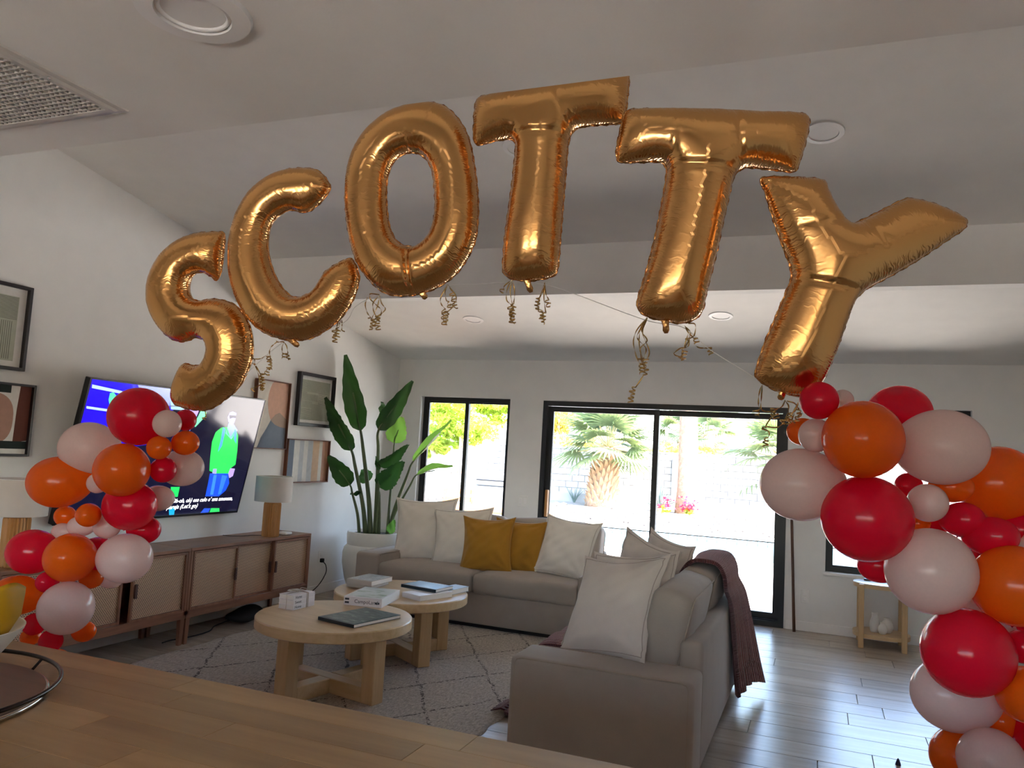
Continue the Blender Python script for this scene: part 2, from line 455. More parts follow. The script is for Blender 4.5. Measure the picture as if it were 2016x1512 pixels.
while x < gx1-fr+.001:
    mk('bar', box(x-.0022, x+.0022, gy0+fr-.01, gy1-fr+.01, zt-.012, zt-.002), M['grille'], o, world=True); x += .0195
y = gy0+fr
while y < gy1-fr+.001:
    mk('bar', box(gx0+fr-.01, gx1-fr+.01, y-.0022, y+.0022, zt-.0125, zt-.003), M['grille'], o, world=True); y += .0195
for sx, sy_ in ((gx1-.025, (gy0+gy1)/2-.03), (gx0+.025, (gy0+gy1)/2)):
    mk('screw', sphere(10, 6, (.005, .005, .003), (sx, sy_, zt-.0145)), M['chrome'], o, world=True, smooth=True)

# ================================================================ OUTDOORS
ZG = -.08
M['patio'] = S('pale_concrete', (.70, .66, .60), .8, var=.06, vs=3, bmp=.1)
M['gravel'] = S('pale_gravel', (.28, .26, .235), .95, var=.25, vs=14, bmp=.5, bs=40, bd=.02)
M['rock'] = S('pale_stone', (.22, .20, .185), .9, var=.35, vs=2.2)
M['block'] = S('painted_block', (.38, .385, .39), .85, var=.05, vs=3, bmp=.15, bs=30, rnd=40)
M['mortar'] = S('block_joint', (.25, .25, .25), .95, var=.08)
M['tile'] = S('pool_tile', (.22, .33, .40), .25, var=.3, vs=7)
M['water'] = None
m, nt, b = newmat('pool_water'); M['water'] = m
b.inputs['Base Color'].default_value = (.07, .17, .21, 1); b.inputs['Roughness'].default_value = .22; b.inputs['Specular IOR Level'].default_value = .25
bump(nt, b, noise(nt, coords(nt, (1, .6, 1)), 3.5, 3), .35, .08)
py0, py1, px0, px1 = 13.3, 17.6, -9.0, 3.2
g = G()
g.add(box(-30, 20, YB+.15, py0, -.4, ZG)); g.add(box(XR+.12, 20, -12, YB+.15, -.4, ZG)); g.add(box(-30, XR+.12, -12, YF-.12, -.4, ZG)); far = struct('ground_far', box(-30, 20, py1, 60, -.4, ZG-.02), M['gravel']); g.add(box(-30, px0, py0, py1, -.4, ZG)); g.add(box(px1, 20, py0, py1, -.4, ZG))
struct('ground', g.vf(), M['patio'])
struct('pool_basin', box(px0-.05, px1+.05, py0-.05, py1+.05, -1.6, -1.5), M['tile'])
o = thing('swimming_pool', 'blue swimming pool between the patio and the gravel bed', 'pool', (-3, 15.4, ZG))
mk('water', box(px0, px1, py0, py1, -.9, ZG-.14), M['water'], o, world=True)
mk('coping', box(px0, px1, py1, py1+.32, ZG-.06, ZG+.03), M['patio'], o, world=True)
mk('coping', box(px0, px1, py0-.32, py0, ZG-.06, ZG+.03), M['patio'], o, world=True)
tl = None
nx = 58; tw = (px1-px0)/nx
for i in range(nx):
    c = (px0+(i+.5)*tw, py1-.012, ZG-.10)
    if tl is None: tl = mk('waterline_tile', rbox(-tw/2+.006, tw/2-.006, -.012, .0, -.07, .06, .004, 1), M['tile'], o, world=True, loc=c)
    else: link_copy(tl, 'waterline_tile', o, c, world=True)
tag(mk('gravel_bed', box(-22, 12, py1+.32, 25.49, -.3, ZG+.012), M['gravel']), 'pale gravel bed in front of the garden block wall', 'gravel', kind='stuff')
g = G()
base_rocks = []
for s_ in range(6):
    rv, rf = sphere(7, 5); base_rocks.append(([tuple(c*random.uniform(.7, 1.15) for c in p) for p in rv], rf))
for i in range(1500):
    yy = random.triangular(py1+.4, 24.2, 19.2); xx = random.uniform(-11, 3); r = random.uniform(.03, .085)*(1.3 if random.random() < .12 else 1)
    if math.hypot(xx-P(1185, 998, Z=ZG)[0], yy-P(1185, 998, Z=ZG)[1]) < .8: continue
    g.add(base_rocks[i % 6], TR((xx, yy, ZG+.01+r*.25), (0, 0, random.uniform(0, 6)), (r*1.3, r, r*.7)))
tag(mk('garden_rocks', g.vf(), M['rock']), 'scattered pale stones lying on the gravel bed', 'stones', kind='stuff')

# block wall with its blocks
yw = 26.4
bw = struct('garden_wall', box(-24, 12, yw+.03, yw+.2, ZG, 1.72), M['mortar'])
bl = None; n = 0
BW, BH = .46, .225
rows = 8
for r_ in range(rows):
    zz = ZG+r_*BH; xx = -12.0+(BW/2 if r_ % 2 else 0)
    while xx < 3.6:
        if n < 280:
            c = (xx, yw, zz); dx = random.uniform(-.004, .004)
            if bl is None: bl = mk('block', rbox(.006, BW-.006, -.005, .06, .006, BH-.006, .008, 1), M['block'], bw, loc=c)
            else: link_copy(bl, 'block', bw, (c[0], c[1]+dx, c[2]))
            n += 1
        xx += BW
g = G()
for r_ in range(rows):
    zz = ZG+r_*BH
    for xa, xb in ((-24, -12), (3.6, 12)):
        xx = xa
        while xx < xb: g.add(box(xx+.006, xx+BW-.006, yw, yw+.06, zz+.006, zz+BH-.006)); xx += BW
tag(mk('block_field', g.vf(), M['block'], bw), kind='stuff')
mk('cap', box(-24, 12, yw-.03, yw+.22, ZG+rows*BH, ZG+rows*BH+.06), M['block'], bw)
struct('garden_kerb', box(-24, 12, 25.5, 25.72, ZG, ZG+.32), M['block'])
struct('planter_soil', box(-24, 12, 25.72, yw, ZG, ZG+.24), M['gravel'])
# pier on the wall
struct('wall_pier', rbox(-4.6, -4.1, yw-.12, yw+.3, ZG, 1.62, .01), M['block'])

# ================================================================ LEFT WALL: console, lamps, television, pictures
m, nt, b = newmat('woven_cane'); M['cane'] = m
b.inputs['Roughness'].default_value = .6
uvn = N(nt, 'ShaderNodeUVMap'); br = N(nt, 'ShaderNodeTexBrick')
br.inputs['Scale'].default_value = 1.0; br.inputs['Brick Width'].default_value = .0155; br.inputs['Row Height'].default_value = .0098
br.inputs['Mortar Size'].default_value = .0026; br.inputs['Mortar Smooth'].default_value = .35
br.inputs['Color1'].default_value = (.035, .016, .009, 1); br.inputs['Color2'].default_value = (.06, .028, .015, 1)
br.inputs['Mortar'].default_value = (.70, .45, .27, 1)
nt.links.new(uvn.outputs[0], br.inputs['Vector'])
nt.links.new(mixc(nt, math_(nt, 'MULTIPLY', noise(nt, coords(nt), 30, 3), .25), br.outputs[0], (.36, .20, .10)), b.inputs['Base Color'])
bump(nt, b, br.outputs['Fac'], .8, .003)

CX0, CX1 = -4.485, -4.10            # console back and front planes
def cane_door(parent, y0, y1, z0, z1, xf, handle=None):
    d = G(); t = .022; fr = .018
    for q in ((y0, y0+fr, z0, z1), (y1-fr, y1, z0, z1), (y0+fr, y1-fr, z0, z0+fr), (y0+fr, y1-fr, z1-fr, z1)):
        d.add(rbox(xf-t, xf, q[0], q[1], q[2], q[3], .002, 1))
    dr = mk('door', d.vf(), M['walnutz'], parent, world=True)
    n = 2; xs_ = xf-.012
    pv = [(xs_, y0+fr-.004, z0+fr-.004), (xs_, y1-fr+.004, z0+fr-.004), (xs_, y1-fr+.004, z1-fr+.004), (xs_, y0+fr-.004, z1-fr+.004)]
    back = [(p[0]-.004, p[1], p[2]) for p in pv]
    mk('cane_panel', (pv+back, [(0, 1, 2, 3), (7, 6, 5, 4), (0, 4, 5, 1), (1, 5, 6, 2), (2, 6, 7, 3), (3, 7, 4, 0)]), M['cane'], dr, uv=[(p[1], p[2]) for p in pv+back])
    if handle is not None:
        mk('handle', rbox(xf-.004, xf+.010, handle-.011, handle+.011, .385, .475, .003, 1), M['darkwood'], dr)
    return dr
M['darkwood'] = S('dark_handle', (.07, .025, .015), .4, var=.1)
def console(label, y0, y1, doors, lock):
    o = thing('media_console', label, 'cabinet', (CX1-.19, (y0+y1)/2, 0))
    zt, zb, t = .666, .180, .022
    mk('top', rbox(CX0, CX1, y0, y1, zt-t, zt, .002, 1), M['walnut'], o, world=True)
    for ya_, yb_ in ((y0, y0+t), (y1-t, y1)): mk('side_panel', rbox(CX0, CX1, ya_, yb_, zb+.02, zt-t, .002, 1), M['walnutz'], o, world=True)
    mk('bottom', rbox(CX0, CX1-.004, y0+t, y1-t, zb+.03, zb+.05, .002, 1), M['walnut'], o, world=True)
    mk('back_panel', box(CX0, CX0+.008, y0+t, y1-t, zb+.05, zt-t), M['walnut'], o, world=True)
    mk('rail', rbox(CX1-.024, CX1, y0, y1, zb, zb+.055, .002, 1), M['walnut'], o, world=True)
    mk('rail', rbox(CX0+.01, CX0+.034, y0, y1, zb, zb+.055, .002, 1), M['walnut'], o, world=True)
    for xa in (CX1-.036, CX0+.004):
        for ya_ in (y0+.004, y1-.044):
            gl = G(); gl.add(([(xa, ya_, zb+.02), (xa+.034, ya_, zb+.02), (xa+.034, ya_+.04, zb+.02), (xa, ya_+.04, zb+.02),
                              (xa+.006, ya_+.006, 0), (xa+.030, ya_+.006, 0), (xa+.030, ya_+.034, 0), (xa+.006, ya_+.034, 0)],
                             [(0, 3, 2, 1), (4, 5, 6, 7), (0, 1, 5, 4), (1, 2, 6, 5), (2, 3, 7, 6), (3, 0, 4, 7)]))
            mk('leg', gl.vf(), M['walnutz'], o, world=True, clean=True)
    for a in doors: cane_door(o, a[0], a[1], zb+.052, zt-t-.004, CX1-a[2], a[3])
    return o
console('walnut console with woven cane doors under the second lamp beside the corner outlet', 4.372, 5.765,
        [(4.40, 4.862, .001, 4.842), (4.855, 5.292, .026, 5.268), (5.286, 5.742, .001, 5.312)], True)
console('walnut console with a sliding cane door partly hidden by the balloon garland', 2.975, 4.370,
        [(3.00, 3.46, .001, 3.44), (3.43, 3.83, .026, None), (3.885, 4.346, .001, 3.912)], True)

def lamp(label, x, y):
    o = thing('table_lamp', label, 'lamp', (x, y, .6665))
    n = 96; v, f = [], []
    zs = [0, .004, .012, .26, .272, .276]
    for i in range(n):
        a = 2*math.pi*i/n
        for z in zs:
            r = .066+.0045*math.cos(a*24)*(1 if .005 < z < .27 else .4) - (.004 if z in (0, .276) else 0)
            v.append((r*math.cos(a), r*math.sin(a), z))
    k = len(zs)
    for i in range(n):
        j = (i+1) % n
        for q in range(k-1): f.append((i*k+q, j*k+q, j*k+q+1, i*k+q+1))
    f.append(tuple(i*k for i in range(n))[::-1]); f.append(tuple(i*k+k-1 for i in range(n)))
    mk('fluted_base', (v, f), M['lampwood'], o, smooth=True, sharp=35)
    mk('neck', lathe([(.012, .274), (.012, .33)], 12), M['chrome'], o)
    R = .148
    sh = mk('shade', lathe([(R-.003, .288), (R, .286), (R, .49), (R-.003, .489), (R-.004, .288)], 64, cap=False), M['shade'], o, smooth=True, sharp=40)
    mk('shade_rim', tube([(R*math.cos(a), R*math.sin(a), .49) for a in np.linspace(0, 2*math.pi, 49)[:-1]], .0022, 6, True), M['trimw'], sh)
    mk('bulb', sphere(14, 10, (.032, .032, .045), (0, 0, .36)), M['lens'], o, smooth=True)
    return o
lamp('fluted wooden table lamp with a linen drum shade next to the television', -4.19, 5.325)
lamp('fluted wooden table lamp with a linen drum shade behind the balloon garland', -4.21, 3.13)
# little things on and under the console
mk_o = tag(mk('streaming_box', rbox(-.05, .05, -.045, .045, 0, .024, .01, 3), M['trimw'], loc=(-4.2, 5.52, .6662), smooth=True, sharp=40), 'small white streaming box on the console beside the lamp', 'device')
pts = bez([(-4.25, 5.31, .67), (-4.30, 5.24, .672), (-4.34, 5.16, .668), (-4.40, 5.10, .668), (-4.46, 5.08, .67)], 6)
tag(mk('lamp_cord', tube(pts, .0025, 6), M['dark']), 'thin dark lamp cord trailing over the console top', 'cord')
g = sphere(18, 10, (.11, .19, .05), (0, 0, .055))
bagv = [(x, y, max(0.004, z+.012*math.sin(17*y)+.01*math.cos(23*x))) for x, y, z in g[0]]
M['blackcloth'] = S('black_cloth', (.012, .012, .013), .8, bmp=.3)
tag(mk('cable_bag', (bagv, g[1]), M['blackcloth'], loc=(-4.26, 5.18, 0), smooth=True), 'black cloth bundle lying on the floor under the console', 'bag')
pts = bez([(-4.22, 4.30, .012), (-4.24, 4.40, .008), (-4.20, 4.55, .01), (-4.22, 4.75, .008), (-4.30, 4.9, .01), (-4.26, 5.04, .04)], 8)
tag(mk('floor_cable', tube(pts, .004, 6), M['blackcloth']), 'black cable snaking over the floor beneath the console', 'cable')

# television
TVC, TILT, TW = np.array([-4.357, 4.38, 1.313]), .205, 1.67; TH = TW*.572
tn = np.array([math.cos(TILT), 0, -math.sin(TILT)]); tr_ = np.array([0, 1.0, 0]); tu = np.cross(tn, tr_)
tvM = Matrix(((tr_[0], tu[0], tn[0], TVC[0]), (tr_[1], tu[1], tn[1], TVC[1]), (tr_[2], tu[2], tn[2], TVC[2]), (0, 0, 0, 1)))
tv = thing('television', 'large flat television tilted down on the wall, showing a music video', 'television'); tv.matrix_basis = tvM
M['tvblack'] = S('television_plastic', (.01, .01, .011), .3, var=.1)
m, nt, b = newmat('screen_glass'); M['screen'] = m
b.inputs['Base Color'].default_value = (.004, .004, .006, 1); b.inputs['Roughness'].default_value = .08; b.inputs['Specular IOR Level'].default_value = .6
b.inputs['Emission Color'].default_value = (.003, .003, .012, 1); b.inputs['Emission Strength'].default_value = .4
nt.links.new(ramp(nt, noise(nt, coords(nt), 2), [(.3, (.004, .004, .006)), (.7, (.007, .007, .010))]), b.inputs['Base Color'])
mk('housing', rbox(-TW/2, TW/2, -TH/2, TH/2, -.045, -.001, .006, 2), M['tvblack'], tv)
g = G(); bz = .008
for q in ((-TW/2, TW/2, -TH/2, -TH/2+.016), (-TW/2, TW/2, TH/2-bz, TH/2), (-TW/2, -TW/2+bz+.006, -TH/2, TH/2), (TW/2-bz, TW/2, -TH/2, TH/2)): g.add(box(q[0], q[1], q[2], q[3], -.002, .003))
mk('bezel', g.vf(), M['tvblack'], tv)
scr = mk('screen', box(-TW/2+bz, TW/2-bz, -TH/2+.014, TH/2-bz, -.003, .0), M['screen'], tv)
mk('wall_mount', box(-.25, .25, -.2, .2, -.10, -.045), M['tvblack'], tv)
def tvp(px, py):
    r = ray(px, py); t = ((TVC-CAM)@tn)/(r@tn); q = CAM+r*t-TVC
    return (float(q@tr_), float(q@tu))
def C3(px, py): return (160+px/4.876, 730+py/4.876)
TVX, TVY = (-TW/2+.016, TW/2-.009), (-TH/2+.017, TH/2-.009)
def picture_patch(name, pts, col, st, layer, crop=True, raw=False):
    q = [p if raw else tvp(*(C3(*p) if crop else p)) for p in pts]
    q = [(min(max(a, TVX[0]), TVX[1]), min(max(c_, TVY[0]), TVY[1])) for a, c_ in q]
    if sum(q[i][0]*q[(i+1) % len(q)][1]-q[(i+1) % len(q)][0]*q[i][1] for i in range(len(q))) < 0: q = q[::-1]
    key = 'screen_%.2f_%.2f_%.2f' % col
    mt = bpy.data.materials.get(key) or EMIT(key, col, st)
    return mk(name, prism(q, .0, .0003+.00025*layer), mt, scr)
SE = .24
tx0, tx1, ty0, ty1 = *TVX, *TVY
picture_patch('picture_area', [(tx0, ty0+.45), (tx0+.55, ty0+.52), (tx0+.80, ty1), (tx0, ty1)], (.012, .0, .70), SE, 0, raw=True)
for a in ([(105, 130), (395, 195), (390, 222), (100, 165)], [(50, 338), (300, 375), (300, 398), (48, 362)]): picture_patch('picture_stripe', a, (.45, .62, .95), SE, 1)
picture_patch('picture_stripe', [(500, 118), (525, 122), (500, 240), (475, 235)], (.05, .05, .85), SE, 1)
picture_patch('picture_light', [(545, 128), (860, 165), (850, 330), (760, 420), (600, 300)], (.30, .35, .80), SE, 1)
picture_patch('dancer', [(275, 215), (310, 205), (335, 240), (330, 330), (275, 345), (262, 280)], (.10, .75, .40), SE, 2)
picture_patch('dancer', [(850, 250), (960, 330), (1000, 380), (860, 370)], (.35, .55, .75), SE, 2)
picture_patch('dancer_arm', [(1150, 380), (1205, 400), (1180, 450), (1095, 540), (1075, 520), (1120, 440)], (.18, .85, .40), SE, 2)
picture_patch('dancer_arm', [(1040, 375), (1130, 380), (1110, 430), (1040, 580)], (.45, .30, .80), SE, 1)
picture_patch('dancer_shoe', [(860, 1115), (945, 1115), (925, 1210), (862, 1210)], (.02, .75, .12), SE, 1)
picture_patch('dancer_shoe', [(840, 1310), (900, 1310), (888, 1390), (842, 1390)], (.01, .35, .62), SE, 1)
# the singer on screen
picture_patch('singer_head', [(1425, 400), (1455, 390), (1488, 405), (1485, 450), (1465, 505), (1440, 520), (1412, 490), (1405, 445)], (.42, .36, .85), SE, 3)
picture_patch('singer_glasses', [(1420, 425), (1488, 430), (1484, 455), (1455, 450), (1424, 460)], (.02, .02, .06), SE, 4)
picture_patch('singer_smile', [(1432, 478), (1462, 482), (1455, 498), (1437, 496)], (.9, .9, 1.0), SE, 4)
picture_patch('singer_neck', [(1415, 500), (1462, 510), (1500, 570), (1440, 660), (1385, 600)], (.30, .40, .80), SE, 2)
picture_patch('singer_sweater', [(1345, 545), (1400, 540), (1430, 640), (1480, 560), (1505, 620), (1498, 760), (1480, 900), (1440, 930), (1415, 985), (1290, 985), (1230, 960), (1238, 830), (1255, 680), (1290, 590)], (.03, .74, .10), SE, 2)
picture_patch('singer_scarf', [(1360, 540), (1385, 560), (1350, 720), (1310, 780), (1340, 660)], (.08, .32, .80), SE, 3)
picture_patch('singer_scarf', [(1470, 560), (1490, 580), (1485, 700), (1465, 660)], (.08, .32, .80), SE, 3)
picture_patch('singer_hand', [(1430, 935), (1475, 940), (1455, 1010), (1420, 1030), (1410, 985)], (.45, .32, .80), SE, 3)
picture_patch('singer_hand', [(1265, 940), (1300, 940), (1295, 990), (1258, 985)], (.32, .35, .80), SE, 3)
picture_patch('singer_trousers', [(1235, 985), (1410, 985), (1420, 1080), (1385, 1150), (1320, 1205), (1190, 1205), (1215, 1090)], (.01, .07, .70), SE, 2)
picture_patch('singer_trousers_fold', [(1270, 1000), (1300, 1000), (1265, 1190), (1235, 1190)], (.04, .22, .85), SE, 3)
picture_patch('singer_trousers_fold', [(1350, 1000), (1400, 1010), (1340, 1180), (1310, 1190)], (.03, .18, .80), SE, 3)
picture_patch('singer_shoe', [(1140, 1380), (1180, 1320), (1240, 1320), (1215, 1375)], (.02, .08, .65), SE, 1)
picture_patch('singer_shoe', [(1228, 1372), (1245, 1318), (1325, 1318), (1322, 1370)], (.03, .55, .12), SE, 1)
def text_mesh(name, body, size, mat, parent, M4, world=False, shear=0.0, extrude=.0002, align='LEFT', xs=1.0, bold=0.0):
    cu = bpy.data.curves.new(name, 'FONT'); cu.body = body; cu.size = size; cu.extrude = extrude; cu.shear = shear; cu.align_x = align; cu.offset = bold
    tmp = bpy.data.objects.new(name+'_tmp', cu); COL.objects.link(tmp)
    dg = bpy.context.evaluated_depsgraph_get(); me = bpy.data.meshes.new_from_object(tmp.evaluated_get(dg))
    bpy.data.objects.remove(tmp); bpy.data.curves.remove(cu)
    me.transform(M4 @ Matrix.Diagonal((xs, 1, 1, 1))); me.materials.clear(); me.materials.append(mat)
    o = bpy.data.objects.new(name, me); COL.objects.link(o); o.parent = parent
    if world: o.matrix_parent_inverse = wmat(parent).inverted()
    return o
wt = EMIT('subtitle_white', (.9, .9, .92), .4)
for body, p0, p1 in (("(Oh-oh, oh) ese culo e' una amenaza,", (852, 1256), (1445, 1252)), ("la pareja (Let's go)", (775, 1322), (1110, 1320))):
    (xa_, ya_), (xb_, yb_) = tvp(*C3(*p0)), tvp(*C3(*p1))
    o_ = text_mesh('subtitle', body, .045, wt, scr, Matrix.Identity(4), shear=.25, bold=.0006)
    mx = max(q.co.x for q in o_.data.vertices)
    o_.data.transform(Matrix.Translation((xa_, (ya_+yb_)/2, .0012)) @ Matrix.Diagonal(((xb_-xa_)/mx, 1, 1, 1)))

# framed pictures on the left wall
def art_frame(label, y0, y1, z0, z1, mt, fw=.022, depth=.028, proud=.0):
    xw = XL+.001
    o = thing('framed_picture', label, 'picture', (xw, (y0+y1)/2, z0))
    for q in ((y0, y0+fw, z0, z1), (y1-fw, y1, z0, z1), (y0+fw, y1-fw, z0, z0+fw), (y0+fw, y1-fw, z1-fw, z1)):
        mk('frame_side', rbox(xw, xw+depth, q[0], q[1], q[2], q[3], .002, 1), mt, o, world=True)
    return o, (y0+fw, y1-fw, z0+fw, z1-fw), xw+depth*.35
def art(o, x, poly, mat, layer=0, name='painted_shape'):
    if sum(poly[i][0]*poly[(i+1) % len(poly)][1]-poly[(i+1) % len(poly)][0]*poly[i][1] for i in range(len(poly))) < 0: poly = poly[::-1]
    v, f = prism(poly, 0, .0006+.0004*layer)
    return mk(name, ([(x+z, y, zz) for y, zz, z in v], f), mat, o, world=True)
def rect(a): return [(a[0], a[2]), (a[1], a[2]), (a[1], a[3]), (a[0], a[3])]
def wl(px, py): p = P(px, py, X=XL+.012); return (p[1], p[2])
def ell(c, ry, rz, clip, n=40, pw=2.0):
    out = []
    for i in range(n):
        a = 2*math.pi*i/n; ca, sa = math.cos(a), math.sin(a)
        out.append((min(max(c[0]+ry*math.copysign(abs(ca)**(2/pw), ca), clip[0]), clip[1]), min(max(c[1]+rz*math.copysign(abs(sa)**(2/pw), sa), clip[2]), clip[3])))
    q = [out[0]]
    for p in out[1:]:
        if math.hypot(p[0]-q[-1][0], p[1]-q[-1][1]) > .003: q.append(p)
    return q
PT = {k: S('paint_'+k, c, .8, var=.05, vs=25) for k, c in dict(cream=(.70, .66, .58), peach=(.66, .40, .29), slate=(.17, .21, .27), taupe=(.38, .29, .23), sand=(.68, .49, .33),
      terra=(.58, .32, .22), mist=(.55, .58, .60), clay=(.42, .24, .18), brown=(.13, .035, .022), deep=(.012, .022, .02), sage=(.44, .46, .36), ivory=(.74, .73, .69)).items()}
M['blackframe'] = S('black_frame', (.012, .008, .010), .4, var=.1)
M['brownframe'] = WOOD('brown_frame', (.12, .04, .02), (.20, .075, .04), 'z', tint=0, grain=30)
M['inkline'] = S('grey_ink_line', (.14, .14, .11), .9)
# 1 line drawing, upper left
o, a, x = art_frame('black framed line drawing hanging highest, above the abstract print', 2.84, 3.256, 1.78, 2.29, M['blackframe'], .02, .045)
art(o, x, rect(a), PT['ivory'], 0, 'mat_board'); b4 = (a[0]+.05, a[1]-.045, a[2]+.035, a[3]-.05); art(o, x, rect(b4), PT['sage'], 1, 'print_sheet')
gl = G()
zz = b4[3]-.01
while zz > b4[3]-.14: gl.add(box(x, x+.0016, b4[0]+.005, b4[1]-.004, zz, zz+.003)); zz -= .0085
yy = b4[0]+.01
while yy < b4[1]-.03: gl.add(box(x, x+.0016, yy, yy+.003, b4[2]+.01, b4[3]-.15)); yy += .0125
mk('drawn_lines', gl.vf(), M['inkline'], o, world=True)
# 2 abstract shapes, lower left
o, a, x = art_frame('black framed abstract print with a pink oval and a brown block', 2.84, 3.347, 1.272, 1.705, M['blackframe'], .014, .04)
art(o, x, rect(a), PT['ivory'])
art(o, x, rect((a[0], 3.205, a[3]-.045, a[3])), PT['deep'], 1); art(o, x, ell((3.08, 1.49), .155, .155, a, pw=2.6), PT['clay'], 2)
art(o, x, [(3.247, a[2]+.075), (3.30, a[2]+.075), (a[1], a[2]+.08), (a[1], a[3]), (3.262, a[3]), (3.252, a[3]-.14)], PT['brown'], 1)
art(o, x, rect((a[0], a[1], a[2]+.03, a[2]+.075)), PT['deep'], 3)
# 3 peach and slate abstract (behind the television edge)
o, a, x = art_frame('brown framed print of a peach circle over slate, tucked behind the television', 5.345, 5.795, 1.375, 1.972, M['brownframe'], .008, .04)
art(o, x, rect(a), PT['cream']); art(o, x, ell((5.73, 1.80), .21, .25, a), PT['peach'], 1)
def pk(px, py): return wl(480+px/6.3, 640+py/6.3)
art(o, x, [wl(504, 884), wl(512, 862), pk(270, 1290), pk(330, 1180), pk(390, 1110), pk(440, 1088), (a[1], 1.645), (a[1], a[2]), (5.42, a[2])], PT['slate'], 2)
art(o, x, [pk(330, 1185), pk(390, 1110), pk(440, 1088), (a[1], 1.645), (a[1], 1.565), pk(440, 1265), pk(380, 1235)], PT['taupe'], 3)
# 4 hatched drawing
o, a, x = art_frame('black framed hatched drawing touched by a dark plant leaf', 5.915, 6.478, 1.60, 2.10, M['blackframe'], .03, .045)
art(o, x, rect(a), PT['ivory'], 0, 'mat_board'); b4 = (a[0]+.02, a[1]-.025, a[2]+.03, a[3]-.035); art(o, x, rect(b4), PT['sage'], 1, 'print_sheet')
gl = G(); wy, wz = b4[1]-b4[0], b4[3]-b4[2]
for (u0, u1, v0, v1, hor) in ((0, .22, .66, 1, 1), (.22, 1, .7, 1, 0), (.6, 1, .42, .7, 1), (0, .6, .48, .66, 0), (0, .4, 0, .3, 1), (.4, 1, 0, .42, 0), (0, .4, .3, .48, 0)):
    if hor:
        z_ = b4[2]+v0*wz
        while z_ < b4[2]+v1*wz-.004: gl.add(box(x, x+.0016, b4[0]+u0*wy, b4[0]+u1*wy-.004, z_, z_+.003)); z_ += .0125
    else:
        y_ = b4[0]+u0*wy
        while y_ < b4[0]+u1*wy-.004: gl.add(box(x, x+.0016, y_, y_+.0026, b4[2]+v0*wz, b4[2]+v1*wz-.004)); y_ += .0125
mk('drawn_lines', gl.vf(), M['inkline'], o, world=True)
# 5 stripes
o, a, x = art_frame('brown framed print of vertical pastel stripes above the lamp', 5.82, 6.472, 1.075, 1.476, M['brownframe'], .009, .04)
cols = ('slate', 'ivory', 'mist', 'ivory', 'mist', 'sand', 'cream', 'terra'); u = [0, .17, .30, .40, .50, .62, .78, .86, 1.0]
for i, c in enumerate(cols): art(o, x, rect((a[0]+u[i]*(a[1]-a[0]), a[0]+u[i+1]*(a[1]-a[0]), a[2], a[3])), PT[c], 0, 'painted_stripe')

# outlets, switches, plug
M['plate'] = S('white_plastic', (.80, .79, .76), .4)
def plate(name, label, cat, vf_plate, inserts, mdark=None):
    o = thing(name, label, cat, vf_plate[0][0])
    mk('plate', vf_plate, M['plate'], o, world=True)
    for n_, vf_, mt in inserts: mk(n_, vf_, mt, o, world=True)
    return o
zc, yc = .35, 6.50
plate('wall_outlet', 'white wall outlet beside the console with a black plug in it', 'outlet', rbox(XL, XL+.006, yc-.036, yc+.036, zc-.058, zc+.058, .003, 2),
      [('socket', rbox(XL+.004, XL+.009, yc-.017, yc+.017, zc+.008, zc+.04, .003, 1), M['trimw']), ('socket', rbox(XL+.004, XL+.009, yc-.017, yc+.017, zc-.04, zc-.008, .003, 1), M['trimw'])])
o = thing('power_cord', 'black plug and cord dropping from the outlet behind the console', 'cord', (XL+.02, 6.5, .2))
mk('plug', rbox(XL+.007, XL+.04, 6.482, 6.518, .30, .338, .006, 2), M['blackcloth'], o, world=True)
mk('cord', tube(bez([(XL+.035, 6.5, .31), (XL+.05, 6.53, .27), (XL+.05, 6.54, .2), (XL+.04, 6.46, .1), (XL+.05, 6.28, .03), (XL+.09, 6.05, .01), (XL+.1, 5.85, .008)], 8), .0045, 8), M['blackcloth'], o, world=True)
def back_plate(name, label, cx, cz, wdt, parts):
    o = thing(name, label, 'outlet' if 'outlet' in name else 'switch', (cx, YB, cz))
    mk('plate', rbox(cx-wdt/2, cx+wdt/2, YB-.006, YB, cz-.06, cz+.06, .003, 2), M['plate'], o, world=True)
    for p in parts: mk(p[0], rbox(cx+p[1], cx+p[2], YB-.0095, YB-.004, cz+p[3], cz+p[4], .002, 1), M['trimw'], o, world=True)
back_plate('wall_outlet', 'white wall outlet between the slider and the side table', -.108, .31, .074, [('socket', -.017, .017, .008, .038), ('socket', -.017, .017, -.038, -.008)])
back_plate('light_switch', 'white double switch plate between the window and the slider', -2.908, .96, .115, [('switch', -.042, -.012, -.032, .032), ('switch', .012, .042, -.032, .032)])

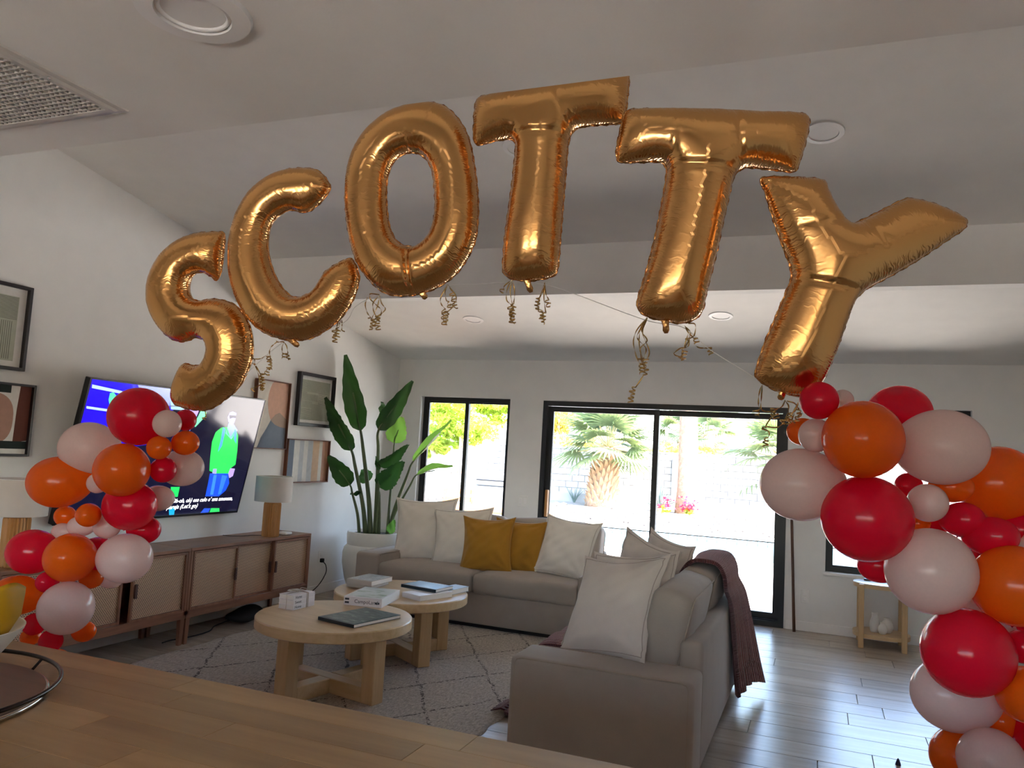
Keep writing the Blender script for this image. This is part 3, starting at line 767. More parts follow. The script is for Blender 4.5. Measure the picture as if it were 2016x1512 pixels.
# ================================================================ POTTED PLANT
PC = np.array([-4.135, 6.86, 0.0])
o = thing('potted_plant', 'tall bird of paradise plant in a white ribbed pot in the corner', 'plant', PC)
mk('pot', lathe([(.0, 0), (.20, 0), (.215, .01), (.265, .15), (.297, .30), (.297, .40), (.285, .445), (.258, .475), (.262, .50), (.266, .575), (.262, .60), (.245, .603), (.24, .57), (.0, .56)], 56, cap=False), M['pot'], o, smooth=True, sharp=50)
mk('soil', lathe([(0, .575), (.12, .58), (.242, .572)], 32, cap=False), M['soil'], o)
def K(px, py): return (600+px/3.6, 680+py/3.6)
def leaf_blade(B, T, wpx, roll, curl=.25, fold=.35, side=1.0, nseg=22, tear=0):
    """blade from base B to tip T; width in metres; roll turns the blade about its midrib"""
    B, T = np.array(B), np.array(T); ax = T-B; L_ = np.linalg.norm(ax); ax /= L_
    view = (CAM-(B+T)/2); view /= np.linalg.norm(view)
    s0 = np.cross(ax, view); s0 /= np.linalg.norm(s0); n0 = np.cross(s0, ax)
    s = math.cos(roll)*s0+math.sin(roll)*n0; nn = -math.sin(roll)*s0+math.cos(roll)*n0
    v, f, uv = [], [], []
    m_ = 4
    for i in range(nseg+1):
        t = i/nseg
        wd = wpx*(math.sin(math.pi*min(1, t**.62*.93+.035)))**.8*(1-.15*t)
        c = B+ax*L_*t - nn*curl*L_*(t*(1-t))*.9
        for k in range(-m_, m_+1):
            q = k/m_
            ww = wd*(1.0 if q*side > 0 else (2-abs(side)*1.0) if abs(side) > 1 else 1.0)
            rag = 1+(.05*math.sin(31*t+7*q)+(.10*math.sin(70*t)*tear))*abs(q)
            p = c+s*q*ww*.5*rag*math.cos(fold*abs(q)) + nn*abs(q)*ww*.5*math.sin(fold)*1.0 + nn*.01*math.sin(9*t+3*q)
            v.append(p)
    K_ = 2*m_+1
    for i in range(nseg):
        for k in range(K_-1): f.append((i*K_+k, i*K_+k+1, (i+1)*K_+k+1, (i+1)*K_+k))
    return v, f
def plant_leaf(bpx, tpx, w_, roll, yB, tip, root, mat='bleaf', curl=.15, fold=.4, tear=0, stem=True, sr=.014):
    B = P(*K(*bpx), Y=yB); T = P(*K(*tpx), **tip)
    lf_ = mk('leaf', leaf_blade(B, T, w_, roll, curl, fold, tear=tear), M[mat], o, world=True, smooth=True)
    mk('midrib', tube([B+(T-B)*t - 0*T for t in np.linspace(0, .9, 2)], [.006, .002], 6), M['bstem'], lf_) if False else None
    if stem:
        R_ = PC+np.array([root[0], root[1], .57]); mid = (R_+B)/2+np.array([(B-R_)[0]*-.10, 0, .05])
        pts = bez([R_, R_+(mid-R_)*.55+np.array([0, 0, .04]), B*.55+mid*.45, B, B+(T-B)*.5], 6)
        rr = [sr*(1-.72*i/(len(pts)-1)) for i in range(len(pts))]
        mk('stalk', tube(pts, rr, 8), M['bstem'], o, world=True, smooth=True)
XT = XL+.07
plant_leaf((395, 600), (288, 66), .24, .35, 6.72, dict(X=XT), (-.03, -.02), curl=.02, fold=.3, sr=.028)
plant_leaf((330, 742), (145, 368), .21, .5, 6.62, dict(X=XT), (-.06, -.06), curl=.04, fold=.35, tear=1, sr=.026)
plant_leaf((320, 988), (167, 782), .20, .1, 6.60, dict(X=XT+.02), (-.12, -.08), curl=.10, fold=.2, sr=.018)
plant_leaf((525, 596), (765, 252), .21, -.2, 6.85, dict(Y=6.95), (.0, .02), curl=.04, fold=.35, sr=.026)
plant_leaf((560, 475), (545, 400), .10, .6, 6.95, dict(Y=7.05), (.0, .05), curl=.1, stem=False)
plant_leaf((635, 692), (690, 508), .24, .3, 6.98, dict(Y=7.05), (.12, .05), 'bleafl', curl=.05, fold=.3, sr=.016)
plant_leaf((770, 822), (1040, 530), .15, 1.0, 7.02, dict(Y=7.12), (.13, .06), 'bleafl', curl=.05, fold=.7, sr=.022)
plant_leaf((797, 915), (1050, 856), .12, .9, 6.98, dict(Y=6.95), (.15, .02), 'bleafl', curl=-.28, fold=.5, sr=.016)
plant_leaf((530, 850), (735, 702), .17, -.5, 6.78, dict(Y=6.70), (.06, -.06), curl=-.2, fold=.5, tear=1, sr=.016)
plant_leaf((530, 1000), (702, 822), .23, -.1, 6.80, dict(Y=6.75), (.08, -.04), curl=-.12, fold=.35, tear=1, sr=.015)
plant_leaf((528, 885), (503, 785), .06, .3, 6.75, dict(Y=6.75), (.03, -.06), curl=.15, fold=.5, sr=.012)
plant_leaf((455, 965), (405, 880), .18, .2, 6.98, dict(Y=7.0), (-.02, .08), curl=.1, stem=False)
plant_leaf((395, 1035), (322, 1052), .06, .8, 6.66, dict(Y=6.66), (-.08, -.08), curl=-.2, stem=False)
plant_leaf((600, 1330), (636, 1235), .10, .2, 6.80, dict(Y=6.80), (.14, -.06), 'bleafl', curl=.2, fold=.3, stem=False)

# ================================================================ RUG
RX0, RX1, RY0, RY1 = -4.02, -1.60, 2.75, 6.2
m, nt, b = newmat('woven_rug'); M['rug'] = m
b.inputs['Roughness'].default_value = .95; b.inputs['Specular IOR Level'].default_value = .1
vec = coords(nt); sp = N(nt, 'ShaderNodeSeparateXYZ')
wob = N(nt, 'ShaderNodeMix', data_type='VECTOR'); wob.inputs[0].default_value = .05
nzc = N(nt, 'ShaderNodeTexNoise'); nzc.inputs['Scale'].default_value = 9.0; nt.links.new(vec, nzc.inputs['Vector'])
nt.links.new(vec, wob.inputs[4]); nt.links.new(nzc.outputs[1], wob.inputs[5])
nt.links.new(wob.outputs[1], sp.inputs[0])
def diamond(shift, period_x, period_y, wdt):
    # thin dark lines where u = |x/px| +- y/py crosses whole numbers
    xu = math_(nt, 'DIVIDE', sp.outputs[0], period_x); yu = math_(nt, 'DIVIDE', sp.outputs[1], period_y)
    out = None
    for op in ('ADD', 'SUBTRACT'):
        u = math_(nt, op, xu, yu); u = math_(nt, 'ADD', u, shift)
        fr_ = math_(nt, 'FRACT', u); d_ = math_(nt, 'ABSOLUTE', math_(nt, 'SUBTRACT', fr_, .5))
        l_ = math_(nt, 'LESS_THAN', d_, wdt)
        out = l_ if out is None else math_(nt, 'MAXIMUM', out, l_)
    return out
lines = diamond(.1, .50, .80, .020)
lines = math_(nt, 'MULTIPLY', lines, math_(nt, 'GREATER_THAN', noise(nt, vec, 60, 4), .50))
pile = noise(nt, coords(nt, (1, .4, 1)), 75, 5, .8); big = noise(nt, vec, 5, 3)
basec = mixc(nt, ramp(nt, pile, [(.36, (0, 0, 0)), (.64, (1, 1, 1))]), (.27, .245, .215), (.70, .64, .57))
basec = mixc(nt, math_(nt, 'MULTIPLY', big, .5), basec, (.50, .42, .33))
nt.links.new(mixc(nt, math_(nt, 'MULTIPLY', lines, .85), basec, (.075, .062, .06)), b.inputs['Base Color'])
bump(nt, b, math_(nt, 'ADD', pile, math_(nt, 'MULTIPLY', lines, .8)), .9, .012)
nx, ny = 60, 84
v = []; f = []
for j in range(ny+1):
    for i in range(nx+1):
        x = RX0+(RX1-RX0)*i/nx; y = RY0+(RY1-RY0)*j/ny
        ed = min(i, nx-i, j, ny-j)
        if i in (0, nx): x += .012*math.sin(y*9)+.006*math.sin(y*31)
        v.append((x-RX0, y-RY0, .004 if ed == 0 else .013+.0015*math.sin(37*x+11*y)*math.sin(29*y)))
for j in range(ny):
    for i in range(nx): f.append((j*(nx+1)+i, j*(nx+1)+i+1, (j+1)*(nx+1)+i+1, (j+1)*(nx+1)+i))
n_ = len(v); rim = [i for i in range(nx+1)]+[j*(nx+1)+nx for j in range(1, ny+1)]+[ny*(nx+1)+i for i in range(nx-1, -1, -1)]+[j*(nx+1) for j in range(ny-1, 0, -1)]
for k in rim: v.append((v[k][0], v[k][1], .0005))
for k in range(len(rim)): l = (k+1) % len(rim); f.append((rim[l], rim[k], n_+k, n_+l))
rug = tag(mk('area_rug', (v, f), M['rug'], loc=(RX0, RY0, 0), smooth=True), 'beige woven rug with dark diamond lines under the coffee tables', 'rug')

# ================================================================ SOFAS
M['seam'] = FABRIC('sofa_seam', (.34, .28, .22), weave=1100)
M['plinth'] = S('black_plinth', (.012, .011, .011), .7)
def cushion(x0, x1, y0, y1, z0, z1, r, crown=.02, nz=0.0, seed=0):
    """rounded cushion with a crowned top"""
    v, f = rbox(x0, x1, y0, y1, z0, z1, r, 4)
    bm = bmesh.new(); vs = [bm.verts.new(p) for p in v]
    for q in f: bm.faces.new([vs[i] for i in q])
    bmesh.ops.subdivide_edges(bm, edges=[e for e in bm.edges if e.calc_length() > .06], cuts=5, use_grid_fill=True)
    rnd = random.Random(seed)
    ph = [rnd.uniform(0, 6) for _ in range(6)]
    for q in bm.verts:
        u = (q.co.x-(x0+x1)/2)/((x1-x0)/2); w_ = (q.co.y-(y0+y1)/2)/((y1-y0)/2); h_ = (q.co.z-(z0+z1)/2)/((z1-z0)/2)
        c_ = max(0, 1-u*u)*max(0, 1-w_*w_)
        if h_ > 0: q.co.z += crown*c_*h_
        q.co.y += (crown*.5)*max(0, 1-u*u)*max(0, 1-h_*h_)*(1 if w_ > 0 else -1)*abs(w_)
        if nz: q.co.z += nz*math.sin(14*q.co.x+ph[0])*math.sin(11*q.co.y+ph[1])*max(h_, 0); q.co.y += nz*math.sin(16*q.co.x+ph[2]+5*q.co.z)
    bm.verts.index_update()
    out = [tuple(q.co) for q in bm.verts], [tuple(q.index for q in fc.verts) for fc in bm.faces]; bm.free(); return out
def ring(pts, r=.0035): return tube(pts, r, 6, True)
def rr_loop(x0, x1, y0, y1, z, r=.03, axis='z'):
    out = []
    for cx, cy, a0 in ((x1-r, y1-r, 0), (x0+r, y1-r, 90), (x0+r, y0+r, 180), (x1-r, y0+r, 270)):
        for k in range(5):
            a = math.radians(a0+22.5*k); out.append((cx+r*math.cos(a), cy+r*math.sin(a), z) if axis == 'z' else (cx+r*math.cos(a), z, cy+r*math.sin(a)))
    return out
def sofa(label, W_, D_, arm, seats, loc, rotz, back_top=.64, cush_top=.86, arm_z=.52):
    """local: x across, y from front (0) to back, z up"""
    o = thing('sofa', label, 'sofa', loc, rotz)
    mk('plinth', box(.03, W_-.03, .05, D_-.05, .014, .05), M['plinth'], o)
    mk('base', rbox(arm-.01, W_-arm+.01, .012, D_-.16, .045, .30, .015, 2), M['sofa'], o, smooth=True, sharp=40)
    for x0_, x1_ in ((0, arm), (W_-arm, W_)):
        a_ = mk('arm', rbox(x0_, x1_, 0, D_, .04, arm_z, .028, 4), M['sofa'], o, smooth=True, sharp=60)
        xo = x0_ if x0_ == 0 else x1_
        for xx_ in (x0_+.004, x1_-.004):
            pts = [(xx_, .026, .05), (xx_, .026, arm_z-.03), (xx_, .035, arm_z-.012), (xx_, .06, arm_z-.0055), (xx_, D_-.06, arm_z-.0055), (xx_, D_-.035, arm_z-.012), (xx_, D_-.026, arm_z-.03), (xx_, D_-.026, .05)]
            mk('piping', tube(pts, .0045, 6), M['seam'], a_)
    bk = mk('back', rbox(arm+.002, W_-arm-.002, D_-.115, D_-.004, .05, back_top, .03, 4), M['sofa'], o, smooth=True, sharp=60)
    ws = (W_-2*arm)/seats
    for i in range(seats):
        xa, xb = arm+i*ws+.004, arm+(i+1)*ws-.004
        c_ = mk('seat_cushion', cushion(xa, xb, -.015, D_-.13, .288, .452, .035, .022, .0015, i+3), M['sofa'], o, smooth=True, sharp=75)
        mk('piping', ring(rr_loop(xa+.012, xb-.012, -.006, D_-.2, .432, .035)), M['seam'], c_)
        g_ = cushion(xa+.005, xb-.005, 0, .20, 0, cush_top-.44, .05, .03, .004, i+11)
        Mx = TR((0, D_-.335, .44), (math.radians(-12), 0, 0))
        bc = mk('back_cushion', ([tuple(Mx @ Vector(p)) for p in g_[0]], g_[1]), M['sofa'], o, smooth=True, sharp=75)
        lp = [tuple(Mx @ Vector(p)) for p in rr_loop(xa+.012, xb-.012, .01, cush_top-.445, .195, .05, 'y')]
        mk('piping', ring(lp), M['seam'], bc)
    return o
SOFA1 = (-3.79, 6.0)
sofa('taupe sofa with its back to the window, loaded with cream and mustard cushions', 2.27, .93, .235, 2, (SOFA1[0], SOFA1[1], 0), 0, cush_top=.89)
# second sofa: front faces the coffee tables (-x), near arm towards the kitchen
sofa('taupe sofa with a rose throw over its back, arm towards the kitchen counter', 2.16, .85, .28, 2, (-1.332, 5.66, 0), math.radians(-90), cush_top=.875, back_top=.638)

# ================================================================ CUSHIONS
def pillow(w_, h_, t_, seed, sag=.10, flange=.035):
    n_ = 30; rnd = random.Random(seed); ph = [rnd.uniform(0, 6.28) for _ in range(12)]
    ear = [rnd.uniform(.8, 1.25) for _ in range(4)]
    v, f = [], []
    def pt(i, j, sgn):
        u, q = 2*i/n_-1, 2*j/n_-1
        # concave sides, pointed corners
        e = ear[(1 if u > 0 else 0)+(2 if q > 0 else 0)]
        x = w_/2*u*(1-sag*(1-q*q)*abs(u)**2.5+.03*e*(u*q)**2*abs(u*q))
        z = h_/2*q*(1-sag*(1.15 if q > 0 else .5)*(1-u*u)*abs(q)**2.5+.03*e*(u*q)**2*abs(u*q))
        k = 1-flange
        uu, qq = min(1, abs(u)/k), min(1, abs(q)/k)
        prof = ((1-uu**2.2)*(1-qq**2.2))**.55
        low = 1+.22*max(0, -q)*(1-u*u)
        y = sgn*(.002+t_/2*prof*low)
        cr = prof**.6*(1-prof*.55)
        y += sgn*.009*cr*(math.sin(7*u+4*q+ph[0])*math.sin(5*q-3*u+ph[1])+.6*math.sin(13*u-9*q+ph[2])*math.sin(8*q+ph[3]))
        for k_, (cu, cq) in enumerate(((-1, 1), (1, 1), (-1, -1), (1, -1))):
            dx, dq = u-cu, q-cq; rr = math.hypot(dx, dq); an = math.atan2(dq, dx)
            y += sgn*.012*math.exp(-rr*1.7)*math.sin(an*13+ph[4+k_])*min(1, rr*2.5)*(prof > 0)
        z += .006*math.sin(5*u+ph[8])*(1-abs(q)); x += .005*math.sin(6*q+ph[9])*(1-abs(u))
        y += .010*math.sin(3.1*u+ph[10])*(1 if abs(q) > .85 else .4)
        return (x, y, z)
    idx = {}
    for s_ in (-1, 1):
        for i in range(n_+1):
            for j in range(n_+1):
                idx[s_, i, j] = len(v); v.append(pt(i, j, s_))
    for s_ in (-1, 1):
        for i in range(n_):
            for j in range(n_):
                q = (idx[s_, i, j], idx[s_, i+1, j], idx[s_, i+1, j+1], idx[s_, i, j+1]); f.append(q if s_ < 0 else q[::-1])
    for i in range(n_):
        for (a, b_) in (((i, 0), (i+1, 0)), ((i+1, n_), (i, n_)), ((0, i+1), (0, i)), ((n_, i), (n_, i+1))):
            f.append((idx[-1, a[0], a[1]], idx[1, a[0], a[1]], idx[1, b_[0], b_[1]], idx[-1, b_[0], b_[1]]))
    return v, f
def pillow_seam(w_, h_, sag, pv, n_=30, inset=1):
    return None
def put_pillow(label, w_, h_, t_, c, yaw, lean, roll, mat, seed, group=None):
    o = thing('cushion', label, 'cushion', c, 0, group)
    o.rotation_mode = 'XYZ'
    R_ = Euler((0, 0, yaw)).to_matrix() @ Euler((lean, 0, 0)).to_matrix() @ Euler((0, roll, 0)).to_matrix()
    o.rotation_euler = R_.to_euler()
    pv, pf = pillow(w_, h_, t_, seed)
    mk('cover', (pv, pf), M[mat], o, smooth=True, sharp=65)
    # stitched line inside the flange
    n_ = 30; loop = [(i, 1) for i in range(1, n_)]+[(n_-1, j) for j in range(1, n_)]+[(i, n_-1) for i in range(n_-1, 0, -1)]+[(1, j) for j in range(n_-1, 0, -1)]
    pts = [pv[i*(n_+1)+j] for i, j in loop]
    mk('stitching', tube([(x, y-.001, z) for x, y, z in pts], .0022, 5, True), M['stitch_'+mat], o)
    return o
for k, c in (('linen', (.45, .38, .32)), ('linen2', (.38, .31, .26)), ('mustard', (.36, .17, .02))): M['stitch_'+k] = FABRIC('stitch_'+k, c)
D = math.radians
put_pillow('large cream linen cushion against the plant end of the window sofa', .59, .58, .17, (-3.38, 6.49, .712), D(9), D(-11), D(-3), 'linen', 1)
put_pillow('cream linen cushion wedged behind the mustard cushion', .55, .53, .15, (-2.965, 6.415, .685), D(9), D(-15), D(-4), 'linen', 2)
put_pillow('mustard cushion standing front and centre on the window sofa', .48, .47, .15, (-2.655, 6.275, .665), D(1), D(-12), D(-3), 'mustard', 3)
put_pillow('mustard cushion half hidden behind the other mustard one', .46, .46, .14, (-2.41, 6.40, .66), D(7), D(-14), D(1), 'mustard', 4)
put_pillow('cream linen cushion beside the mustard pair, at the slider end of the window sofa', .52, .51, .16, (-1.975, 6.39, .695), D(-8), D(-20), D(4), 'linen', 5)
# second sofa: the cushions face left and partly towards the kitchen
put_pillow('oatmeal linen cushion facing the kitchen at the near end of the throw sofa', .54, .54, .17, (-.962, 3.965, .718), D(-28), D(-30), D(-9), 'linen2', 6)
put_pillow('oatmeal linen cushion sandwiched second from the near sofa arm', .53, .53, .11, (-.915, 4.15, .715), D(-22), D(-18), D(-8), 'linen2', 7)
put_pillow('oatmeal linen cushion with a peaked corner in the middle of the throw sofa', .53, .53, .16, (-.962, 4.62, .744), D(-41), D(-9), D(9), 'linen2', 8)
put_pillow('oatmeal linen cushion at the far end of the throw sofa', .52, .52, .15, (-.90, 4.93, .742), D(-48), D(-11), D(6), 'linen2', 9)

# ================================================================ THROWS
m, nt, b = newmat('rose_knit'); M['knit'] = m
b.inputs['Roughness'].default_value = .95; b.inputs['Sheen Weight'].default_value = .4; b.inputs['Specular IOR Level'].default_value = .1
uvn = N(nt, 'ShaderNodeUVMap'); mp = N(nt, 'ShaderNodeMapping'); mp.inputs['Scale'].default_value = (1, 1, 1); nt.links.new(uvn.outputs[0], mp.inputs[0])
w1_ = N(nt, 'ShaderNodeTexWave', wave_type='BANDS', bands_direction='X'); w1_.inputs['Scale'].default_value = 19; w1_.inputs['Distortion'].default_value = .6; w1_.inputs['Detail Scale'].default_value = 12
w2_ = N(nt, 'ShaderNodeTexWave', wave_type='BANDS', bands_direction='Y'); w2_.inputs['Scale'].default_value = 34; w2_.inputs['Distortion'].default_value = .4
nt.links.new(mp.outputs[0], w1_.inputs[0]); nt.links.new(mp.outputs[0], w2_.inputs[0])
hh = math_(nt, 'ADD', w1_.outputs[1], math_(nt, 'MULTIPLY', w2_.outputs[1], .4))
nt.links.new(ramp(nt, math_(nt, 'MULTIPLY', hh, .7), [(.1, (.09, .022, .025)), (.7, (.42, .155, .15))]), b.inputs['Base Color'])
bump(nt, b, hh, .9, .012)
def cloth(name, rows, mat, thick=.010):
    """rows: list of lists of points; gives a thick sheet with uv in metres"""
    rows = [[np.array(p, float) for p in r] for r in rows]; nr, nc = len(rows), len(rows[0])
    V = np.array(rows); du = np.gradient(V, axis=0); dv = np.gradient(V, axis=1); nn = np.cross(du, dv); nn /= np.linalg.norm(nn, axis=2)[..., None]+1e-9
    top = V+nn*thick/2; bot = V-nn*thick/2
    cu = np.concatenate([[0], np.cumsum(np.linalg.norm(np.diff(V, axis=0), axis=2).mean(1))]); cv = np.concatenate([[0], np.cumsum(np.linalg.norm(np.diff(V, axis=1), axis=2).mean(0))])
    v = [tuple(p) for p in top.reshape(-1, 3)]+[tuple(p) for p in bot.reshape(-1, 3)]
    uv = [(cv[j], cu[i]) for i in range(nr) for j in range(nc)]*2
    f = []; o_ = nr*nc
    for i in range(nr-1):
        for j in range(nc-1):
            a, b_, c_, d_ = i*nc+j, i*nc+j+1, (i+1)*nc+j+1, (i+1)*nc+j
            f += [(a, d_, c_, b_), (o_+a, o_+b_, o_+c_, o_+d_)]
    per = [(0, j) for j in range(nc)]+[(i, nc-1) for i in range(1, nr)]+[(nr-1, j) for j in range(nc-2, -1, -1)]+[(i, 0) for i in range(nr-2, 0, -1)]
    ix = [i*nc+j for i, j in per]
    for k in range(len(ix)): l = (k+1) % len(ix); f.append((ix[k], ix[l], o_+ix[l], o_+ix[k]))
    return v, f, uv
# over the back of the second sofa
prof = [(-1.06, .482), (-.95, .487), (-.865, .52), (-.815, .62), (-.775, .74), (-.735, .835), (-.69, .885), (-.62, .897), (-.545, .885), (-.505, .825), (-.492, .74), (-.472, .655), (-.462, .52), (-.452, .36), (-.442, .20), (-.432, .06)]
pp = bez([np.array([a, 0, c]) for a, c in prof], 6)
rows = []
for i, p in enumerate(pp):
    t = i/(len(pp)-1); row = []
    hang = max(0, (t-.66)/.34)
    for j in range(31):
        q = j/30
        ya_ = 4.72-.03*math.sin(4*t)+.34*hang; yb_ = 5.40+.10*hang+.03*math.sin(7*t)
        x = p[0]+.016*math.sin(24*q+3*t)*(.12+hang)+.10*hang*q**1.5
        z = p[2]+.006*math.sin(9*q+5*t)*(1-hang)
        if t > .93: z = p[2]+.05*q*(1-q)*3
        row.append((x, ya_+(yb_-ya_)*q, z))
    rows.append(row)
v, f, uv = cloth('throw', rows, None, .022)
o = thing('throw_blanket', 'rose ribbed knit throw draped over the sofa back to the floor', 'blanket', (-.5, 5.25, .03))
mk('cloth', (v, f), M['knit'], o, world=True, smooth=True, uv=uv)
# spread on the seat
prof = [(-.92, .478), (-1.05, .484), (-1.20, .486), (-1.30, .482), (-1.352, .455), (-1.368, .38), (-1.375, .28), (-1.385, .17), (-1.42, .075), (-1.50, .030), (-1.60, .026)]
pp = bez([np.array([a, 0, c]) for a, c in prof], 5); rows = []
for i, p in enumerate(pp):
    t = i/(len(pp)-1); row = []
    for j in range(21):
        q = j/20; ya_, yb_ = 3.93+.36*max(0, t-.35), 4.62-.12*t
        hump = .035*math.sin(math.pi*q)*(1-t)*(.6+.4*math.sin(8*q))
        row.append((p[0]-.02*math.sin(15*q)*max(0, t-.4), ya_+(yb_-ya_)*q, p[2]+hump+.006*math.sin(20*q)*(1-t)))
    rows.append(row)
v, f, uv = cloth('throw', rows, None, .014)
o = thing('throw_blanket', 'dark rose throw bunched on the sofa seat beneath the linen cushions', 'blanket', (-1.2, 4.2, .5))
mk('cloth', (v, f), M['knit'], o, world=True, smooth=True, uv=uv)
for k in range(5):
    b0 = np.array([-1.60, 4.20+.04*k, .03]); g_ = G()
    for s_ in range(5): g_.add(tube([b0, b0+np.array([-.03, .01*(s_-2), .012]), b0+np.array([-.075-.01*random.random(), .016*(s_-2), -.004])], [.007, .006, .004], 5))
    mk('tassel', g_.vf(), M['knit'], o, world=True, smooth=True)

# ================================================================ COFFEE TABLES
def coffee_table(label, c, zt, R, ang, leg_r, zf=.0135):
    o = thing('coffee_table', label, 'table', (c[0], c[1], zf), ang)
    th = .062
    mk('tabletop', lathe([(0, zt-th-zf), (R-.008, zt-th-zf), (R, zt-th+.006-zf), (R, zt-.006-zf), (R-.006, zt-zf), (0, zt-zf)], 96, cap=False), M['oak'], o, smooth=True, sharp=35)
    L_ = leg_r+.05
    for k in range(2):
        hw = .045; q = rbox(-L_+.09, L_-.09, -hw, hw, 0, .085, .004, 1) if k == 0 else None
        if k == 0: mk('cross_bar', q, M['oak'], o)
        else:
            for s_ in (-1, 1):
                ya_, yb_ = sorted((s_*hw, s_*(L_-.09))); mk('cross_bar', rbox(-hw, hw, ya_, yb_, 0, .085, .004, 1), M['oak'], o)
    for k in range(4):
        a = math.pi/2*k; g_ = rbox(L_-.092, L_, -.045, .045, 0, zt-th-zf, .004, 1)
        Mx = Matrix.Rotation(a, 4, 'Z'); mk('leg', ([tuple(Mx @ Vector(p)) for p in g_[0]], g_[1]), M['oakz'], o)
    return o
CT1, ZT1 = (-2.655, 4.03), .445
CT2, ZT2 = (-2.735, 4.965), .4445
coffee_table('round oak coffee table holding the dark book, nearer the kitchen', CT1, ZT1, .455, D(-12), .33)
coffee_table('round oak coffee table holding the blue book, in front of the window sofa', CT2, ZT2, .468, D(-33), .33)

# ================================================================ BOOKS
def book(label, Fp, Lp, Rp, z0, th, cover, group=None, spine_side='L', pages='paper', loc_only=False, art_mat=None):
    """F front corner, L left corner, R right corner, all px on the plane z0+th; spine on the F-L edge"""
    zt = z0+th
    A = P(*Fp, Z=zt); B = P(*Lp, Z=zt); C_ = P(*Rp, Z=zt)
    u = (B-A)[:2]; lu = np.linalg.norm(u); u = u/lu
    n = np.array([-u[1], u[0]]); r = (C_-A)[:2]; lw = abs(r@n); n = n*(1 if r@n > 0 else -1)
    ang = math.atan2(u[1], u[0]); sgn = 1 if (u[0]*n[1]-u[1]*n[0]) > 0 else -1
    o = thing('book', label, 'book', (A[0], A[1], z0), ang, group)
    t = .0025
    def bb(x0, x1, y0, y1, za, zb, rr=.001): 
        ya_, yb_ = sorted((y0*sgn, y1*sgn)); return rbox(x0, x1, ya_, yb_, za, zb, rr, 1)
    mk('back_cover', bb(0, lu, 0, lw, .0003, t), M[cover], o); fc = mk('front_cover', bb(0, lu, 0, lw, th-t, th), M[cover], o)
    mk('spine', bb(0, lu, 0, t*1.4, t, th-t), M[cover], o)
    mk('pages', bb(.003, lu-.003, t*1.4, lw-.004, t, th-t, .0005), M[pages], o)
    if art_mat: 
        mk('cover_picture', bb(.012*(lu/.25), lu-.012, .02, lw-.012, th, th+.0006, .0002), M[art_mat], fc)
    return o, lu, lw, sgn, th
m, nt, b = newmat('dark_photo_cover'); M['photo'] = m; b.inputs['Roughness'].default_value = .3
nt.links.new(ramp(nt, noise(nt, coords(nt, (1, 2.5, 1)), 14, 6, .65), [(.38, (.018, .026, .024)), (.55, (.07, .085, .07)), (.72, (.34, .36, .29))]), b.inputs['Base Color'])
m, nt, b = newmat('grey_photo_cover'); M['photo2'] = m; b.inputs['Roughness'].default_value = .3
nt.links.new(ramp(nt, noise(nt, coords(nt), 16, 6, .65), [(.35, (.12, .13, .12)), (.55, (.42, .43, .42)), (.72, (.75, .75, .74))]), b.inputs['Base Color'])
m, nt, b = newmat('pale_green_cover'); M['photo3'] = m; b.inputs['Roughness'].default_value = .3
nt.links.new(ramp(nt, noise(nt, coords(nt, (1, 3, 1)), 9, 5, .6), [(.38, (.70, .71, .70)), (.56, (.60, .63, .58)), (.68, (.18, .26, .12))]), b.inputs['Base Color'])
M['navy'] = S('navy_cover', (.012, .022, .028), .3, var=.1); M['blue'] = S('pale_blue_cover', (.24, .42, .55), .22, var=.12, vs=10); M['tan'] = S('tan_cover', (.48, .43, .37), .5, var=.1)
M['paleblue2'] = S('blue_grey_cover', (.40, .50, .58), .3, var=.1)
zb1, zb2 = ZT1+.0006, ZT2+.0006
book('thin dark photo book lying on the nearer coffee table', (696.7, 1230), (626, 1213.5), (768.6, 1206), zb1, .020, 'navy', art_mat='photo')
o, lu, lw, sg, th = book('thick white boxed book with green cover picture at the back of the nearer table', (752, 1180), (677.5, 1173), (796.7, 1162), zb1, .055, 'whitecover', art_mat='photo3')
# lettering on its spine (local: x along the spine, spine face at y=0)
Mt = Matrix(((-1, 0, 0, lu*.72), (0, 0, -sg, -sg*.0006), (0, 1, 0, .018), (0, 0, 0, 1))) if sg > 0 else Matrix(((-1, 0, 0, lu*.72), (0, 0, 1, .0006), (0, 1, 0, .018), (0, 0, 0, 1)))
text_mesh('spine_title', 'CampoLand', .032, M['ink'], o, Mt)
for q0, q1, z_ in ((.86, .97, .012), (.86, .97, .033), (.06, .10, .02), (.12, .18, .02)):
    ys_ = sorted((0, -sg*.0006)); mk('spine_mark', box(lu*q0, lu*q1, ys_[0], ys_[1], z_, z_+.012), M['ink'], o)
book('lower grey book of the pair on the far coffee table', (731.6, 1151.5), (682.5, 1145.5), (780, 1143), zb2, .033, 'tan')
book('upper grey photo book of the pair on the far coffee table', (731.6, 1145.2), (683, 1138.5), (779.3, 1136.2), zb2+.0335, .033, 'tan', art_mat='photo2')
book('white paperback peeking out under the blue book', (826.4, 1173.5), (792, 1165), (866, 1159), zb2, .035, 'whitecover')
book('blue grey book lying under the right half of the blue book', (877, 1164), (849, 1159), (911, 1152.6), zb2, .034, 'paleblue2')
book('pale blue book with dark spine on top of the pile by the window sofa', (858, 1161), (789.6, 1149.5), (889.6, 1153.2), zb2+.0355, .022, 'navy', art_mat='blue')
